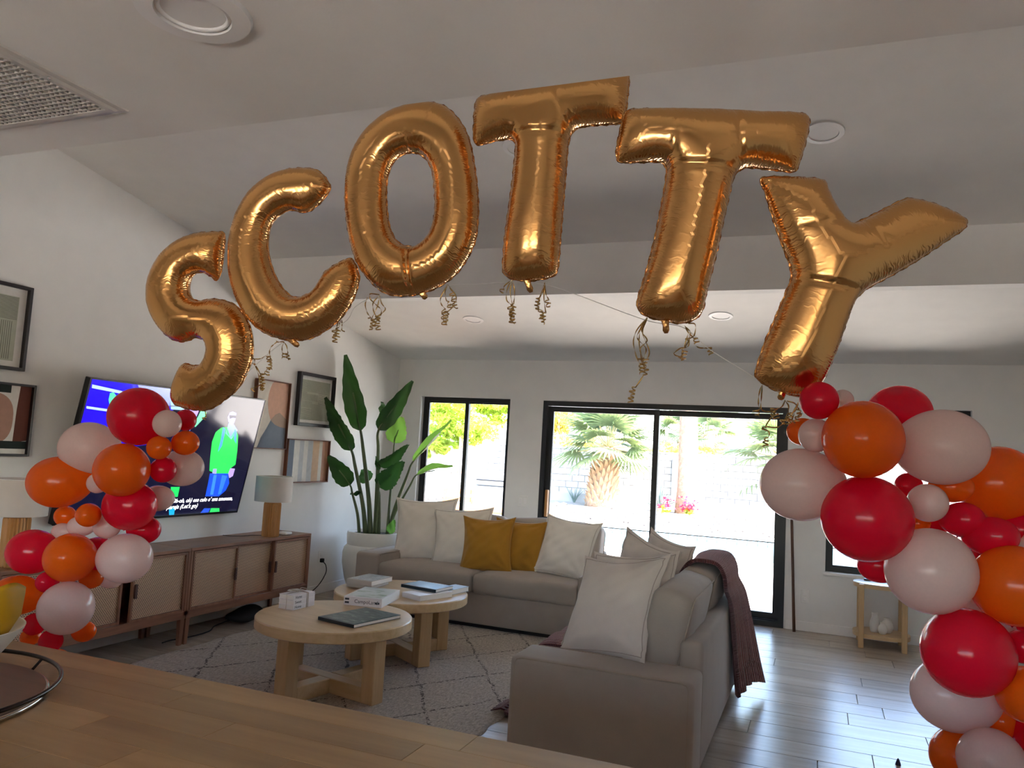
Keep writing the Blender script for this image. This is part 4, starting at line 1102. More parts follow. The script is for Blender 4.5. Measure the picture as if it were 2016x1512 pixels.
# three small books tied with twine
A = P(576.6, 1202, Z=zb1); B = P(540.5, 1198, Z=zb1); C_ = P(618.5, 1192, Z=zb1)
u = (C_-A)[:2]; L_ = np.linalg.norm(u); ang = math.atan2(u[1], u[0]); Wd = .115; hb = .0285
Mb = TR((A[0], A[1], 0), (0, 0, ang))
for k, (wd_, lab) in enumerate((('Home', 'lowest small white book of the twine-tied trio'), ('Sweet', 'middle small white book of the twine-tied trio'), ('Home', 'top small white book of the twine-tied trio'))):
    o = thing('small_book', lab, 'book', (A[0], A[1], zb1+k*(hb+.0004)), ang)
    mk('back_cover', rbox(0, L_, 0, Wd, .0003, .0022, .0006, 1), M['whitecover'], o); mk('front_cover', rbox(0, L_, 0, Wd, hb-.002, hb, .0006, 1), M['whitecover'], o)
    mk('spine', rbox(0, L_, 0, .003, .002, hb-.002, .0006, 1), M['whitecover'], o); mk('pages', box(.003, L_-.003, .003, Wd-.003, .002, hb-.002), M['paper'], o)
    text_mesh('spine_title', wd_, .024, M['ink'], o, Matrix(((1, 0, 0, .014), (0, 0, -1, -.0004), (0, 1, 0, .008), (0, 0, 0, 1))))
o = thing('twine_tie', 'jute twine knotted round the small white books with a paper tag', 'twine', (A[0], A[1], zb1+.06), ang)
ht = 3*hb+.0012-.06; h0 = -.06+.001
for dx in (0, .012): mk('strand', tube([(L_*.60+dx, -.003, h0), (L_*.60+dx, -.003, ht+.003), (L_*.62+dx, Wd*.5, ht+.006), (L_*.60+dx, Wd+.003, ht+.003), (L_*.60+dx, Wd+.003, h0)], .0022, 6), M['twine'], o)
mk('strand', tube([(-.003, Wd*.45, h0), (-.003, Wd*.45, ht+.003), (L_*.5, Wd*.5, ht+.006), (L_+.003, Wd*.5, ht+.003), (L_+.003, Wd*.5, h0)], .0018, 6), M['twine'], o)
mk('bow', tube(bez([(L_*.6, Wd*.5, ht+.006), (L_*.75, Wd*.6, ht+.02), (L_*.85, Wd*.3, ht+.012), (L_*.6, Wd*.48, ht+.008), (L_*.3, Wd*.75, ht+.02), (L_*.35, Wd*.3, ht+.012), (L_*.6, Wd*.5, ht+.006)], 6), .002, 6), M['twine'], o)
mk('paper_tag', prism([(L_*.35, Wd*.55), (L_*.75, Wd*.5), (L_*.80, Wd*.95), (L_*.55, Wd*1.1), (L_*.32, Wd*.95)], ht+.008, ht+.0095), M['tan'], o)

# ================================================================ SIDE TABLE, VASES, STICK
STX, STY = .507, 7.52
o = thing('side_table', 'small oval oak side table with white vases on its shelf', 'table', (STX, STY, 0))
def oval(a, b_, n=48, p=2.3): return [(a*math.copysign(abs(math.cos(t))**(2/p), math.cos(t)), b_*math.copysign(abs(math.sin(t))**(2/p), math.sin(t))) for t in np.linspace(0, 2*math.pi, n+1)[:-1]]
M['stoptop'] = S('pale_table_top', (.62, .56, .50), .22, var=.05)
mk('tabletop', prism(oval(.225, .20), .495, .528), M['oak'], o, smooth=True, sharp=40)
mk('top_inlay', prism(oval(.219, .194), .528, .531), M['stoptop'], o)
mk('shelf', prism(oval(.225, .20), .085, .118), M['oak'], o, smooth=True, sharp=40)
for sx in (-1, 1):
    for sy in (-1, 1): mk('leg', rbox(sx*.165-.021, sx*.165+.021, sy*.165-.021, sy*.165+.021, 0, .527, .006, 2), M['oakz'], o)
M['ceramic'] = S('white_ceramic', (.74, .71, .67), .5, var=.05, bmp=.15, bs=40)
def vase(label, x, y, s, prof):
    o = thing('vase', label, 'vase', (x, y, .1183))
    n = 40; v, f = [], []; m_ = len(prof)
    for i in range(n):
        a = 2*math.pi*i/n; k = 1+.035*abs(math.cos(a*6))-.02
        for r, z in prof: v.append((r*s*k*math.cos(a), r*s*k*math.sin(a), z*s))
    for i in range(n):
        j = (i+1) % n
        for q in range(m_-1): f.append((i*m_+q, j*m_+q, j*m_+q+1, i*m_+q+1))
    f.append(tuple(i*m_ for i in range(n))[::-1])
    mk('body', (v, f), M['ceramic'], o, smooth=True, sharp=60)
    rim_r = prof[-4][0]*s if len(prof) > 4 else .01
    mk('mouth', tube([(prof[-3][0]*s*math.cos(a), prof[-3][0]*s*math.sin(a), prof[-3][1]*s) for a in np.linspace(0, 2*math.pi, 25)[:-1]], .003, 6, True), M['ceramic'], o)
tall = [(.0, .0), (.028, .0), (.034, .01), (.040, .05), (.036, .09), (.024, .125), (.022, .145), (.026, .16), (.022, .158), (.018, .14), (.0, .13)]
squat = [(.0, .0), (.028, .0), (.042, .02), (.048, .05), (.040, .085), (.026, .105), (.024, .115), (.028, .125), (.022, .122), (.018, .11), (.0, .10)]
vase('tall white ribbed vase on the side table shelf', .455, 7.50, 1.0, tall)
vase('round white ribbed vase at the back of the side table shelf', .553, 7.53, 1.0, squat)
vase('smallest white ribbed vase at the front of the shelf', .513, 7.44, .78, squat)
tag(mk('coaster', lathe([(0, 0), (.03, 0), (.032, .003), (.032, .014), (.028, .016), (0, .016)], 24, cap=False), M['navy'], loc=(.40, 7.60, .5313), smooth=True, sharp=40), 'small dark round tin on the side table top', 'tin')
M['stick'] = WOOD('dark_stick', (.085, .035, .02), (.15, .07, .04), 'z', tint=0, grain=30)
tag(mk('wooden_pole', tube([(-.192, 7.60, .013), (-.215, 7.66, .5), (-.245, 7.735, 1.15), (-.25, 7.745, 1.22)], [.014, .0135, .012, .011], 10), M['stick'], smooth=True), 'slim dark wooden pole leaning on the wall beside the slider', 'pole')

# ================================================================ KITCHEN COUNTER
M['bblock'] = WOOD('butcher_block', (.25, .135, .055), (.37, .215, .095), 'x', rough=.42, grain=20, tint=.16, bmp=.08)
ct = thing('kitchen_counter', 'brown butcher block counter top in the foreground', 'counter', (-1.0, .9, 0))
M['cab'] = S('cabinet_paint', (.55, .53, .50), .5)
mk('cabinet_body', rbox(-2.75, 1.15, .50, 1.15, 0, .878, .005, 1), M['cab'], ct, world=True)
mk('core', box(-2.79, 1.19, .365, 1.405, .879, .9165), M['bblock'], ct, world=True)
sm = {}
yy = .36; r_ = 0; rnd = random.Random(5); count = 0
while yy < 1.415:
    wst = .0885; x = -2.8 - rnd.uniform(0, .5)
    joints = []
    while x < 1.2:
        L_ = rnd.choice((.42, .55, .68)); a, b_ = max(x, -2.8), min(x+L_, 1.2)
        if b_-a > .03:
            key = round(b_-a, 3)
            if key not in sm: sm[key] = mk('stave', rbox(0, b_-a-.0006, 0, wst-.0006, -.0045, 0, .0006, 1), M['bblock'], ct, world=True, loc=(a, yy, .92))
            else: link_copy(sm[key], 'stave', ct, (a, yy, .92), world=True)
            count += 1
        x += L_
    yy += wst
mk('front_edge', rbox(-2.8, 1.2, 1.405, 1.422, .878, .9195, .003, 2), M['bblock'], ct, world=True)

# tray with gallery rail
TCX, TCY, TRR = -1.635, .995, .285
M['traywood'] = WOOD('dark_tray_wood', (.12, .062, .04), (.18, .10, .065), 'x', tint=0)
o = thing('serving_tray', 'round dark wooden tray with a black wire rail on the counter', 'tray', (TCX, TCY, .9205))
mk('tray_base', lathe([(0, 0), (.25, 0), (.26, .004), (.26, .012), (.255, .014), (0, .014)], 64, cap=False), M['traywood'], o, smooth=True, sharp=40)
M['wire'] = S('black_wire', (.02, .013, .013), .25, .6)
mk('rail', tube([(TRR*math.cos(a), TRR*math.sin(a), .030) for a in np.linspace(0, 2*math.pi, 81)[:-1]], .0045, 10, True), M['wire'], o, smooth=True)
mk('lower_ring', tube([(.262*math.cos(a), .262*math.sin(a), .006) for a in np.linspace(0, 2*math.pi, 81)[:-1]], .0045, 8, True), M['chrome'], o, smooth=True)
for k in range(8):
    a = 2*math.pi*k/8+.62; mk('post', tube([(.262*math.cos(a), .262*math.sin(a), .006), (TRR*math.cos(a), TRR*math.sin(a), .030)], .003, 8), M['wire'], o)
# bowl and yellow dish
BCX, BCY = -1.665, 1.085
o = thing('serving_bowl', 'white flared bowl standing on the tray', 'bowl', (BCX, BCY, .9348))
mk('bowl_body', lathe([(0, 0), (.055, 0), (.06, .004), (.085, .02), (.125, .055), (.158, .10), (.160, .106), (.155, .106), (.12, .06), (.08, .027), (0, .012)], 64, cap=False), M['ceramic'], o, smooth=True, sharp=60)
M['yellow'] = S('yellow_plastic', (.55, .30, .01), .55, var=.06, spec=.2)
n = 48; v, f = [], []
pr = [(0, .0), (.05, .002), (.085, .03), (.108, .075), (.112, .085), (.106, .083), (.08, .034), (.045, .008), (0, .006)]
for i in range(n):
    a = 2*math.pi*i/n
    for r, z in pr: k = 1+(.05*math.cos(2*a)+.03*math.cos(5*a))*(r/.11); v.append((r*k*math.cos(a), r*k*math.sin(a), z*(1+.12*math.cos(3*a)*(r/.11))))
m_ = len(pr)
for i in range(n):
    j = (i+1) % n
    for q in range(m_-1): f.append((i*m_+q, j*m_+q, j*m_+q+1, i*m_+q+1))
tag(mk('yellow_dish', (v, f), M['yellow'], loc=(BCX+.075, BCY+.05, 1.004), rot=(D(14), D(-24), 0), smooth=True), 'yellow flared dish tilted inside the white bowl', 'dish')

c = P(1768, 1506, Z=0); tag(mk('toy_piece', lathe([(0, 0), (.014, 0), (.012, .01), (.004, .03), (0, .034)], 12, cap=False), S('navy_plastic', (.01, .012, .06), .4), loc=(c[0], c[1], .0002)), 'tiny dark blue pointed piece lying on the pale floor planks', 'toy')

# ================================================================ FOIL LETTERS
m, nt, b = newmat('rose_gold_foil'); M['foil'] = m
b.inputs['Metallic'].default_value = 1.0; b.inputs['Roughness'].default_value = .19
b.inputs['Base Color'].default_value = (.74, .39, .14, 1)
at_s = N(nt, 'ShaderNodeAttribute', attribute_name='edge_run'); at_d = N(nt, 'ShaderNodeAttribute', attribute_name='edge_dist')
vec = coords(nt)
nzw = noise(nt, vec, 16, 2)
ph = math_(nt, 'ADD', math_(nt, 'MULTIPLY', at_s.outputs['Fac'], 330.0), math_(nt, 'MULTIPLY', nzw, 16.0))
cre = math_(nt, 'POWER', math_(nt, 'ABSOLUTE', math_(nt, 'SINE', ph)), 3.0)
ph2 = math_(nt, 'ADD', math_(nt, 'MULTIPLY', at_s.outputs['Fac'], 95.0), math_(nt, 'MULTIPLY', nzw, 11.0))
cre2 = math_(nt, 'POWER', math_(nt, 'ABSOLUTE', math_(nt, 'SINE', ph2)), 7.0)
fade = math_(nt, 'POWER', 2.718, math_(nt, 'MULTIPLY', at_d.outputs['Fac'], -60.0))
fade2 = math_(nt, 'POWER', 2.718, math_(nt, 'MULTIPLY', at_d.outputs['Fac'], -24.0))
patch = math_(nt, 'MULTIPLY', noise(nt, vec, 6, 1), 1.2)
hgt = math_(nt, 'ADD', math_(nt, 'MULTIPLY', cre, fade), math_(nt, 'MULTIPLY', math_(nt, 'MULTIPLY', cre2, fade2), patch))
bump(nt, b, hgt, .30, .005)

def resample(poly, step, closed=True):
    p = np.array(poly+[poly[0]]) if closed else np.array(poly)
    s = np.concatenate([[0], np.cumsum(np.linalg.norm(np.diff(p, axis=0), axis=1))]); n = max(8, int(s[-1]/step))
    t = np.linspace(0, s[-1], n+1)[:-1]
    return np.stack([np.interp(t, s, p[:, 0]), np.interp(t, s, p[:, 1])], 1)
def inside(pts, polys):
    r = np.zeros(len(pts), bool)
    for poly in polys:
        x, y = pts[:, 0], pts[:, 1]; c = np.zeros(len(pts), bool); j = len(poly)-1
        for i in range(len(poly)):
            xi, yi = poly[i]; xj, yj = poly[j]
            hit = ((yi > y) != (yj > y)) & (x < (xj-xi)*(y-yi)/(yj-yi+1e-15)+xi); c ^= hit; j = i
        r ^= c
    return r
def area2(p): return float(np.sum(p[:, 0]*np.roll(p[:, 1], -1)-np.roll(p[:, 0], -1)*p[:, 1]))
def inflate(loops, fat=.86, creases=()):
    """inflate a flat outline the way two sealed foil sheets swell: membrane height over the shape"""
    loops = [l if (area2(l) > 0) == (k == 0) else l[::-1] for k, l in enumerate(loops)]
    allb = np.concatenate(loops); run = []
    for l in loops:
        s = np.concatenate([[0], np.cumsum(np.linalg.norm(np.diff(np.vstack([l, l[:1]]), axis=0), axis=1))])[:-1]; run.append(s)
    run = np.concatenate(run)
    lo, hi = allb.min(0), allb.max(0); h = .0035
    nx, ny = (np.ceil((hi-lo)/h).astype(int)+5)
    gx = lo[0]-2*h+h*np.arange(nx); gy = lo[1]-2*h+h*np.arange(ny)
    XX, YY = np.meshgrid(gx, gy, indexing='ij'); msk = inside(np.stack([XX.ravel(), YY.ravel()], 1), loops).reshape(nx, ny)
    # coarse-to-fine membrane solution
    u = np.zeros((nx, ny))
    def relax(u, m, hh, it):
        for _ in range(it):
            a = .25*(np.roll(u, 1, 0)+np.roll(u, -1, 0)+np.roll(u, 1, 1)+np.roll(u, -1, 1)+hh*hh); u = np.where(m, u+1.0*(a-u), 0)
        return u
    m4 = msk[::4, ::4]; u4 = relax(np.zeros(m4.shape), m4, 4*h, 500)
    u = np.where(msk, np.kron(u4, np.ones((4, 4)))[:nx, :ny], 0); u = relax(u, msk, h, 260)
    def samp(p):
        f_ = (p-np.array([gx[0], gy[0]]))/h; i = np.clip(f_.astype(int), 0, [nx-2, ny-2]); t = f_-i
        a, b_, c_, d_ = u[i[:, 0], i[:, 1]], u[i[:, 0]+1, i[:, 1]], u[i[:, 0], i[:, 1]+1], u[i[:, 0]+1, i[:, 1]+1]
        return (a*(1-t[:, 0])+b_*t[:, 0])*(1-t[:, 1])+(c_*(1-t[:, 0])+d_*t[:, 0])*t[:, 1]
    pts = [allb]; 
    def dist(p):
        out = np.empty(len(p)); ix = np.empty(len(p), int)
        for k in range(0, len(p), 4000):
            d_ = ((p[k:k+4000, None, :]-allb[None])**2).sum(2); j = d_.argmin(1); ix[k:k+4000] = j; out[k:k+4000] = np.sqrt(d_[np.arange(len(j)), j])
        return out, ix
    for ins in (.0022, .0055, .0105, .017):
        for l in loops:
            t = np.roll(l, -1, 0)-np.roll(l, 1, 0); t /= np.linalg.norm(t, axis=1)[:, None]+1e-9
            q = l+np.stack([-t[:, 1], t[:, 0]], 1)*ins; d_, _ = dist(q); q = q[(d_ > ins*.93) & inside(q, loops)]
            pts.append(q if ins < .008 else q[::2])
    st = .0095
    A, B_ = np.meshgrid(np.arange(lo[0], hi[0], st), np.arange(lo[1], hi[1], st), indexing='ij'); A = A+(np.arange(A.shape[1]) % 2)*st/2
    q = np.stack([A.ravel(), B_.ravel()], 1); q = q[inside(q, loops)]; d_, _ = dist(q); pts.append(q[d_ > .021])
    allp = np.concatenate(pts); nb = len(allb)
    edges = []; k0 = 0
    for l in loops:
        edges += [(k0+i, k0+(i+1) % len(l)) for i in range(len(l))]; k0 += len(l)
    vo, eo, fo, ov, oe, of = geometry.delaunay_2d_cdt([Vector(p) for p in allp], edges, [], 0, 1e-7)
    V2 = np.array([tuple(p) for p in vo]); tri = [t for t in fo]
    cen = np.array([V2[list(t)].mean(0) for t in tri]); keep = inside(cen, loops); tri = [t for t, k in zip(tri, keep) if k]
    d_, ix = dist(V2); onb = d_ < 1e-6
    uu = samp(V2)
    # true slope near the edge: membrane is about linear there
    near = (~onb) & (d_ < .010)
    if near.any():
        n_in = V2[near]-allb[ix[near]]; n_in /= np.linalg.norm(n_in, axis=1)[:, None]; ref = samp(allb[ix[near]]+n_in*.0125)/.0125
        uu[near] = ref*d_[near]*(1+0*d_[near])
    hgt_ = np.where(onb, 0, np.sqrt(np.maximum(2*uu, 0))*fat)
    rs = run[ix]
    pk = 1-(.10*np.abs(np.sin(rs*150+3*np.sin(rs*23)))**3+.03*np.sin(rs*61))*np.exp(-d_*70)
    hgt_ = hgt_*pk
    for (a_, b_, amp) in creases:
        ab = b_-a_; t_ = np.clip(((V2-a_)@ab)/(ab@ab), 0, 1); dl = np.linalg.norm(V2-(a_+t_[:, None]*ab), axis=1)
        hgt_ = hgt_*(1-amp*np.exp(-(dl/.0085)**2))
    return V2, tri, hgt_, onb, rs, d_, loops
def foil_letter(name, label, outline, holes, d, turn, tail=None, fat=.86, creases=()):
    """outline in picture points; d = distance along the view; turn = rotation about the upright"""
    loops_px = [outline]+holes
    c_px = np.array(outline).mean(0); C0 = P(*c_px, d=d)
    sc_ = d/F_PX
    def loc2(p): q = (np.array(p)-c_px)*sc_; q = np.array([q[0], -q[1]]); return q
    loops = [resample([tuple(loc2(p)) for p in bez_closed(l, 6)], .0062) for l in loops_px]
    V2, tri, hg, onb, rs, dd, loops = inflate(loops, fat, [(loc2(a_), loc2(b_), k_) for a_, b_, k_ in creases])
    n = len(V2); idx_b = np.where(onb, np.arange(n), -1)
    v = [(x, y, h_) for (x, y), h_ in zip(V2, hg)]; back = {}
    for i in range(n):
        if not onb[i]: back[i] = len(v); v.append((V2[i][0], V2[i][1], -hg[i]))
        else: back[i] = i
    f = []
    for t in tri:
        a = V2[list(t)]; ccw = (a[1, 0]-a[0, 0])*(a[2, 1]-a[0, 1])-(a[2, 0]-a[0, 0])*(a[1, 1]-a[0, 1]) > 0
        t = tuple(t) if ccw else tuple(t)[::-1]; f.append(t); f.append(tuple(back[i] for i in t[::-1]))
    o = thing(name, label, 'balloon', C0)
    R_ = Matrix(((RT[0], UP[0], -FW[0]), (RT[1], UP[1], -FW[1]), (RT[2], UP[2], -FW[2]))) @ Euler((0, turn, 0)).to_matrix()
    o.rotation_euler = R_.to_euler()
    me = mk('foil_body', (v, f), M['foil'], o, smooth=True)
    s_all = list(rs)+[0]*(len(v)-n); d_all = list(dd)+[0]*(len(v)-n)
    for i, k in back.items():
        if k != i: s_all[k] = rs[i]; d_all[k] = dd[i]
    for nm, dat in (('edge_run', s_all), ('edge_dist', d_all)):
        a = me.data.attributes.new(nm, 'FLOAT', 'POINT'); a.data.foreach_set('value', np.array(dat, dtype=np.float32))
    # sealed seam
    g = G()
    for l in loops:
        t = np.roll(l, -1, 0)-np.roll(l, 1, 0); t /= np.linalg.norm(t, axis=1)[:, None]+1e-9; nrm = np.stack([t[:, 1], -t[:, 0]], 1)
        m_ = len(l); s = np.arange(m_)*.0062
        ext = .0034+.0012*np.sin(s*160)+.0006*np.sin(s*410)
        wv = .0022*np.sin(s*150+2*np.sin(s*40))
        a = l-nrm*.0006; b_ = l+nrm*ext[:, None]
        vv = [(a[i, 0], a[i, 1], .0006) for i in range(m_)]+[(b_[i, 0], b_[i, 1], wv[i]) for i in range(m_)]+[(a[i, 0], a[i, 1], -.0006) for i in range(m_)]
        ff = []
        for i in range(m_):
            j = (i+1) % m_; ff += [(i, m_+i, m_+j, j), (m_+i, 2*m_+i, 2*m_+j, m_+j)]
        g.add((vv, ff))
    mk('seam', g.vf(), M['foil'], o, smooth=True)
    if tail:
        a, b_ = loc2(tail[0]), loc2(tail[1])
        pts = [np.array([*(a+(b_-a)*t), .004*math.sin(5*t)]) for t in (-.35, 0, .4, .75, 1.0)]
        mk('valve_tail', tube(pts, [.022, .013, .0105, .0115, .006], 12, flat=.45), M['foil'], o, smooth=True)
    return o, loc2
def c2(L): return [(260+x/2.16, 130+y/2.16) for x, y in L]
def c3(L): return [(660+x/2.52, 130+y/2.52) for x, y in L]
def c4(L): return [(1200+x/2.16, 180+y/2.16) for x, y in L]
LS = c2([(395, 712), (345, 708), (270, 712), (200, 735), (140, 775), (90, 835), (62, 900), (52, 960), (62, 1030), (95, 1095), (140, 1145), (185, 1168), (225, 1170), (270, 1155), (310, 1165), (327, 1190), (325, 1225), (305, 1262), (270, 1275), (215, 1268), (185, 1310), (165, 1370), (160, 1410), (180, 1440), (250, 1460), (330, 1460), (400, 1420), (460, 1370), (500, 1300), (522, 1230), (520, 1150), (500, 1085), (455, 1025), (400, 1000), (340, 992), (290, 1000), (255, 990), (235, 965), (232, 930), (245, 895), (275, 878), (310, 880), (345, 897), (372, 905), (385, 870), (393, 800), (400, 745)])
LC = c2([(848, 530), (835, 490), (795, 450), (740, 437), (670, 438), (600, 455), (530, 495), (475, 550), (430, 630), (405, 720), (398, 810), (405, 900), (430, 980), (475, 1060), (530, 1115), (600, 1150), (680, 1165), (760, 1160), (830, 1125), (890, 1080), (940, 1015), (970, 940), (972, 885), (940, 825), (880, 845), (830, 875), (800, 920), (770, 960), (720, 982), (680, 980), (640, 945), (605, 890), (580, 820), (570, 750), (578, 690), (600, 650), (640, 622), (680, 612), (720, 622), (760, 618), (810, 580)])
LO = c3([(500, 190), (430, 182), (350, 195), (270, 220), (190, 270), (120, 340), (70, 430), (45, 530), (38, 640), (45, 750), (65, 860), (95, 960), (140, 1030), (200, 1095), (260, 1130), (340, 1140), (430, 1130), (520, 1095), (600, 1040), (660, 960), (700, 870), (713, 760), (712, 650), (700, 540), (680, 420), (650, 330), (600, 255), (550, 210)])
LOH = c3([(370, 430), (310, 450), (270, 500), (252, 580), (252, 680), (262, 770), (285, 840), (320, 880), (365, 895), (410, 890), (460, 845), (490, 770), (498, 680), (492, 580), (475, 500), (430, 445)])
LT1 = c3([(698, 160), (725, 138), (900, 113), (1100, 83), (1300, 60), (1432, 53), (1452, 75), (1445, 180), (1430, 285), (1395, 302), (1300, 305), (1215, 312), (1175, 338), (1155, 400), (1145, 520), (1130, 700), (1118, 850), (1105, 1000), (1085, 1040), (1040, 1055), (960, 1065), (880, 1055), (840, 1030), (830, 990), (840, 850), (860, 700), (880, 550), (893, 420), (893, 380), (870, 357), (800, 362), (715, 380), (688, 365), (682, 300), (688, 200)])
LT2 = c4([(70, 85), (95, 72), (200, 72), (350, 78), (500, 85), (650, 95), (780, 98), (835, 115), (838, 160), (820, 240), (795, 320), (775, 348), (700, 340), (600, 328), (555, 335), (525, 370), (505, 450), (480, 560), (455, 680), (430, 780), (410, 860), (395, 930), (360, 970), (300, 985), (230, 975), (160, 955), (125, 925), (122, 880), (150, 790), (180, 680), (205, 570), (230, 440), (243, 350), (238, 315), (215, 298), (130, 298), (60, 298), (35, 285), (32, 240), (45, 170), (60, 110)])
LY = c4([(650, 375), (670, 358), (760, 360), (905, 375), (930, 420), (960, 490), (1000, 550), (1030, 563), (1080, 545), (1150, 510), (1230, 470), (1270, 463), (1370, 490), (1480, 545), (1492, 575), (1480, 595), (1400, 650), (1290, 725), (1180, 790), (1090, 840), (1040, 890), (1005, 980), (975, 1070), (940, 1160), (905, 1235), (870, 1275), (820, 1292), (760, 1288), (700, 1265), (640, 1225), (628, 1200), (640, 1150), (670, 1060), (720, 940), (760, 840), (778, 790), (770, 730), (740, 650), (700, 530), (668, 420)])
DEP = dict(S=3.10, C=2.98, O=2.88, T=2.74, T2=2.60, Y=2.46)
tn_ = D(-7)
letters = {}
letters['S'] = foil_letter('foil_letter_s', 'shiny rose gold foil balloon shaped like the letter S', LS, [], DEP['S'], tn_, (c2([(350, 890)])[0], c2([(366, 912)])[0]))
letters['C'] = foil_letter('foil_letter_c', 'shiny rose gold foil balloon shaped like the letter C', LC, [], DEP['C'], tn_, (c2([(672, 1160)])[0], c2([(708, 1192)])[0]))
letters['O'] = foil_letter('foil_letter_o', 'shiny rose gold foil balloon shaped like the letter O', LO, [LOH], DEP['O'], tn_, (c3([(430, 1125)])[0], c3([(452, 1155)])[0]), creases=[(*c3([(366, 900), (385, 1125)]), .32)])
letters['T'] = foil_letter('foil_letter_t', 'upright rose gold foil T balloon next to the O', LT1, [], DEP['T'], tn_, (c3([(950, 1060)])[0], c3([(972, 1122)])[0]), creases=[(*c3([(900, 355), (1150, 362)]), .10), (*c3([(872, 180), (900, 330)]), .07), (*c3([(1088, 105), (1150, 330)]), .09)])
letters['T2'] = foil_letter('foil_letter_t', 'tilted rose gold foil T balloon next to the Y', LT2, [], DEP['T2'], D(-3), (c4([(238, 975)])[0], c4([(243, 1028)])[0]), creases=[(*c4([(250, 328), (505, 352)]), .10), (*c4([(280, 105), (250, 300)]), .08), (*c4([(522, 110), (532, 315)]), .09)])
letters['Y'] = foil_letter('foil_letter_y', 'shiny rose gold foil balloon shaped like the letter Y', LY, [], DEP['Y'], D(-5), (c4([(742, 1278)])[0], c4([(732, 1312)])[0]), creases=[(*c4([(775, 800), (1050, 865)]), .11), (*c4([(800, 580), (1000, 560)]), .06), (*c4([(1060, 570), (1130, 670)]), .06)])

# curled ribbons tied to the letters
def curl_ribbon(pts, d, turns, R=.011, width=.0045, seed=0):
    """flat ribbon hanging along picture points then curling into a coil"""
    rnd = random.Random(seed)
    q = [P(*p, d=d+rnd.uniform(-.02, .02)) for p in pts]; q = bez(q, 7)
    end = q[-1]; tdir = (q[-1]-q[-3]); tdir /= np.linalg.norm(tdir)+1e-9
    down = .4*tdir+np.array([0, 0, -1]); down /= np.linalg.norm(down)
    e1 = np.cross(down, FW); e1 /= np.linalg.norm(e1); e2 = np.cross(down, e1)
    k = int(turns*11); ph0 = rnd.uniform(0, 6)
    for i in range(1, k+1):
        a = ph0+2*math.pi*i/11; rr = R*(.75+.25*math.sin(i*.9+seed))
        q.append(end+down*(.0055*i/11*2.2)+e1*rr*(math.cos(a)-math.cos(ph0))+e2*rr*(math.sin(a)-math.sin(ph0)))
    v, f = [], []
    for i, p in enumerate(q):
        t = q[min(i+1, len(q)-1)]-q[max(i-1, 0)]; t /= np.linalg.norm(t)+1e-9
        ref = down if i >= len(q)-k else np.cross(t, np.array([math.cos(i*.35), math.sin(i*.35), .2])); s = ref-t*(ref@t); s /= np.linalg.norm(s)+1e-9
        n_ = np.cross(t, s)*.0004
        for sg_ in (-1, 1):
            for nn in (-1, 1): v.append(p+s*sg_*width/2+n_*nn)
    for i in range(len(q)-1):
        a, b_ = i*4, i*4+4
        for x_, y_ in ((0, 1), (1, 3), (3, 2), (2, 0)): f.append((a+x_, a+y_, b_+y_, b_+x_))
    return v, f
def ribbons(key, lst):
    o, _ = letters[key]
    for i, (pts, turns) in enumerate(lst): mk('ribbon', curl_ribbon(pts, DEP[key]+.005, turns, seed=sum(map(ord, key)) % 7+i*3+len(pts)), M['gold'], o, world=True, smooth=True)
def q2(L): return [(260+x/2.16, 130+y/2.16) for x, y in L]
def q7(L): return [(640+x/7.2, 530+y/7.2) for x, y in L]
def q8(L): return [(1220+x/4.448, 560+y/4.448) for x, y in L]
def q3(L): return [(660+x/2.52, 130+y/2.52) for x, y in L]
def q5(L): return [(480+x/6.3, 640+y/6.3) for x, y in L]
ribbons('S', [(q5([(100, 400), (135, 430), (135, 480), (160, 520), (200, 600)]), 4), (q5([(110, 470), (170, 540), (215, 640), (225, 700)]), 3), (q5([(120, 420), (190, 420), (245, 400), (270, 380)]), 2), (q5([(115, 480), (150, 520), (190, 650), (205, 730)]), 2), (q5([(205, 740), (150, 770), (90, 790)]), .5),
              (c3([(-650, 1690), (-640, 1740)]), 1)])
ribbons('C', [(q5([(400, 190), (420, 210), (495, 210), (475, 270), (475, 340)]), 2), (q5([(495, 210), (530, 260), (548, 350)]), 2), (q5([(410, 210), (350, 260), (320, 320), (325, 390), (350, 440)]), 3), (q5([(320, 380), (330, 470), (330, 540), (305, 550)]), 2.5),
              (q7([(235, 690), (240, 780), (235, 860)]), .6), (q7([(215, 700), (170, 800), (175, 860)]), 4), (q7([(225, 710), (200, 790), (190, 830)]), 3)])
ribbons('O', [(q7([(770, 360), (640, 350), (640, 420), (720, 500), (795, 580), (790, 650)]), 2), (q7([(775, 375), (800, 480), (855, 560), (810, 620), (740, 670), (710, 710)]), 1.2), (q7([(775, 375), (740, 530), (650, 720)]), 3), (q7([(600, 400), (570, 500), (600, 620), (650, 690)]), .4), (q7([(770, 375), (680, 480), (690, 600), (740, 690), (770, 720)]), 3),
              (q7([(1740, 215), (1700, 320), (1720, 440), (1760, 460)]), 2), (q7([(1750, 220), (1790, 300), (1830, 330)]), 5), (q7([(1730, 220), (1640, 400), (1650, 500), (1710, 570)]), 5), (q7([(1745, 225), (1860, 400), (1800, 540), (1740, 600)]), 4)])
ribbons('T', [(q3([(878, 1060), (855, 1100), (850, 1160), (880, 1190)]), 5), (q3([(878, 1060), (890, 1120), (885, 1180)]), 4), (q3([(878, 1060), (840, 1090), (835, 1110)]), 1), (q3([(878, 1062), (868, 1120), (885, 1210)]), 4),
              (q3([(1040, 1075), (1030, 1120), (1015, 1150)]), 4), (q3([(1040, 1075), (1045, 1130), (1060, 1160)]), 2), (q3([(1038, 1078), (1005, 1180), (1010, 1205), (1030, 1215)]), 4), (q3([(1040, 1078), (1035, 1150), (1045, 1225)]), 2)])
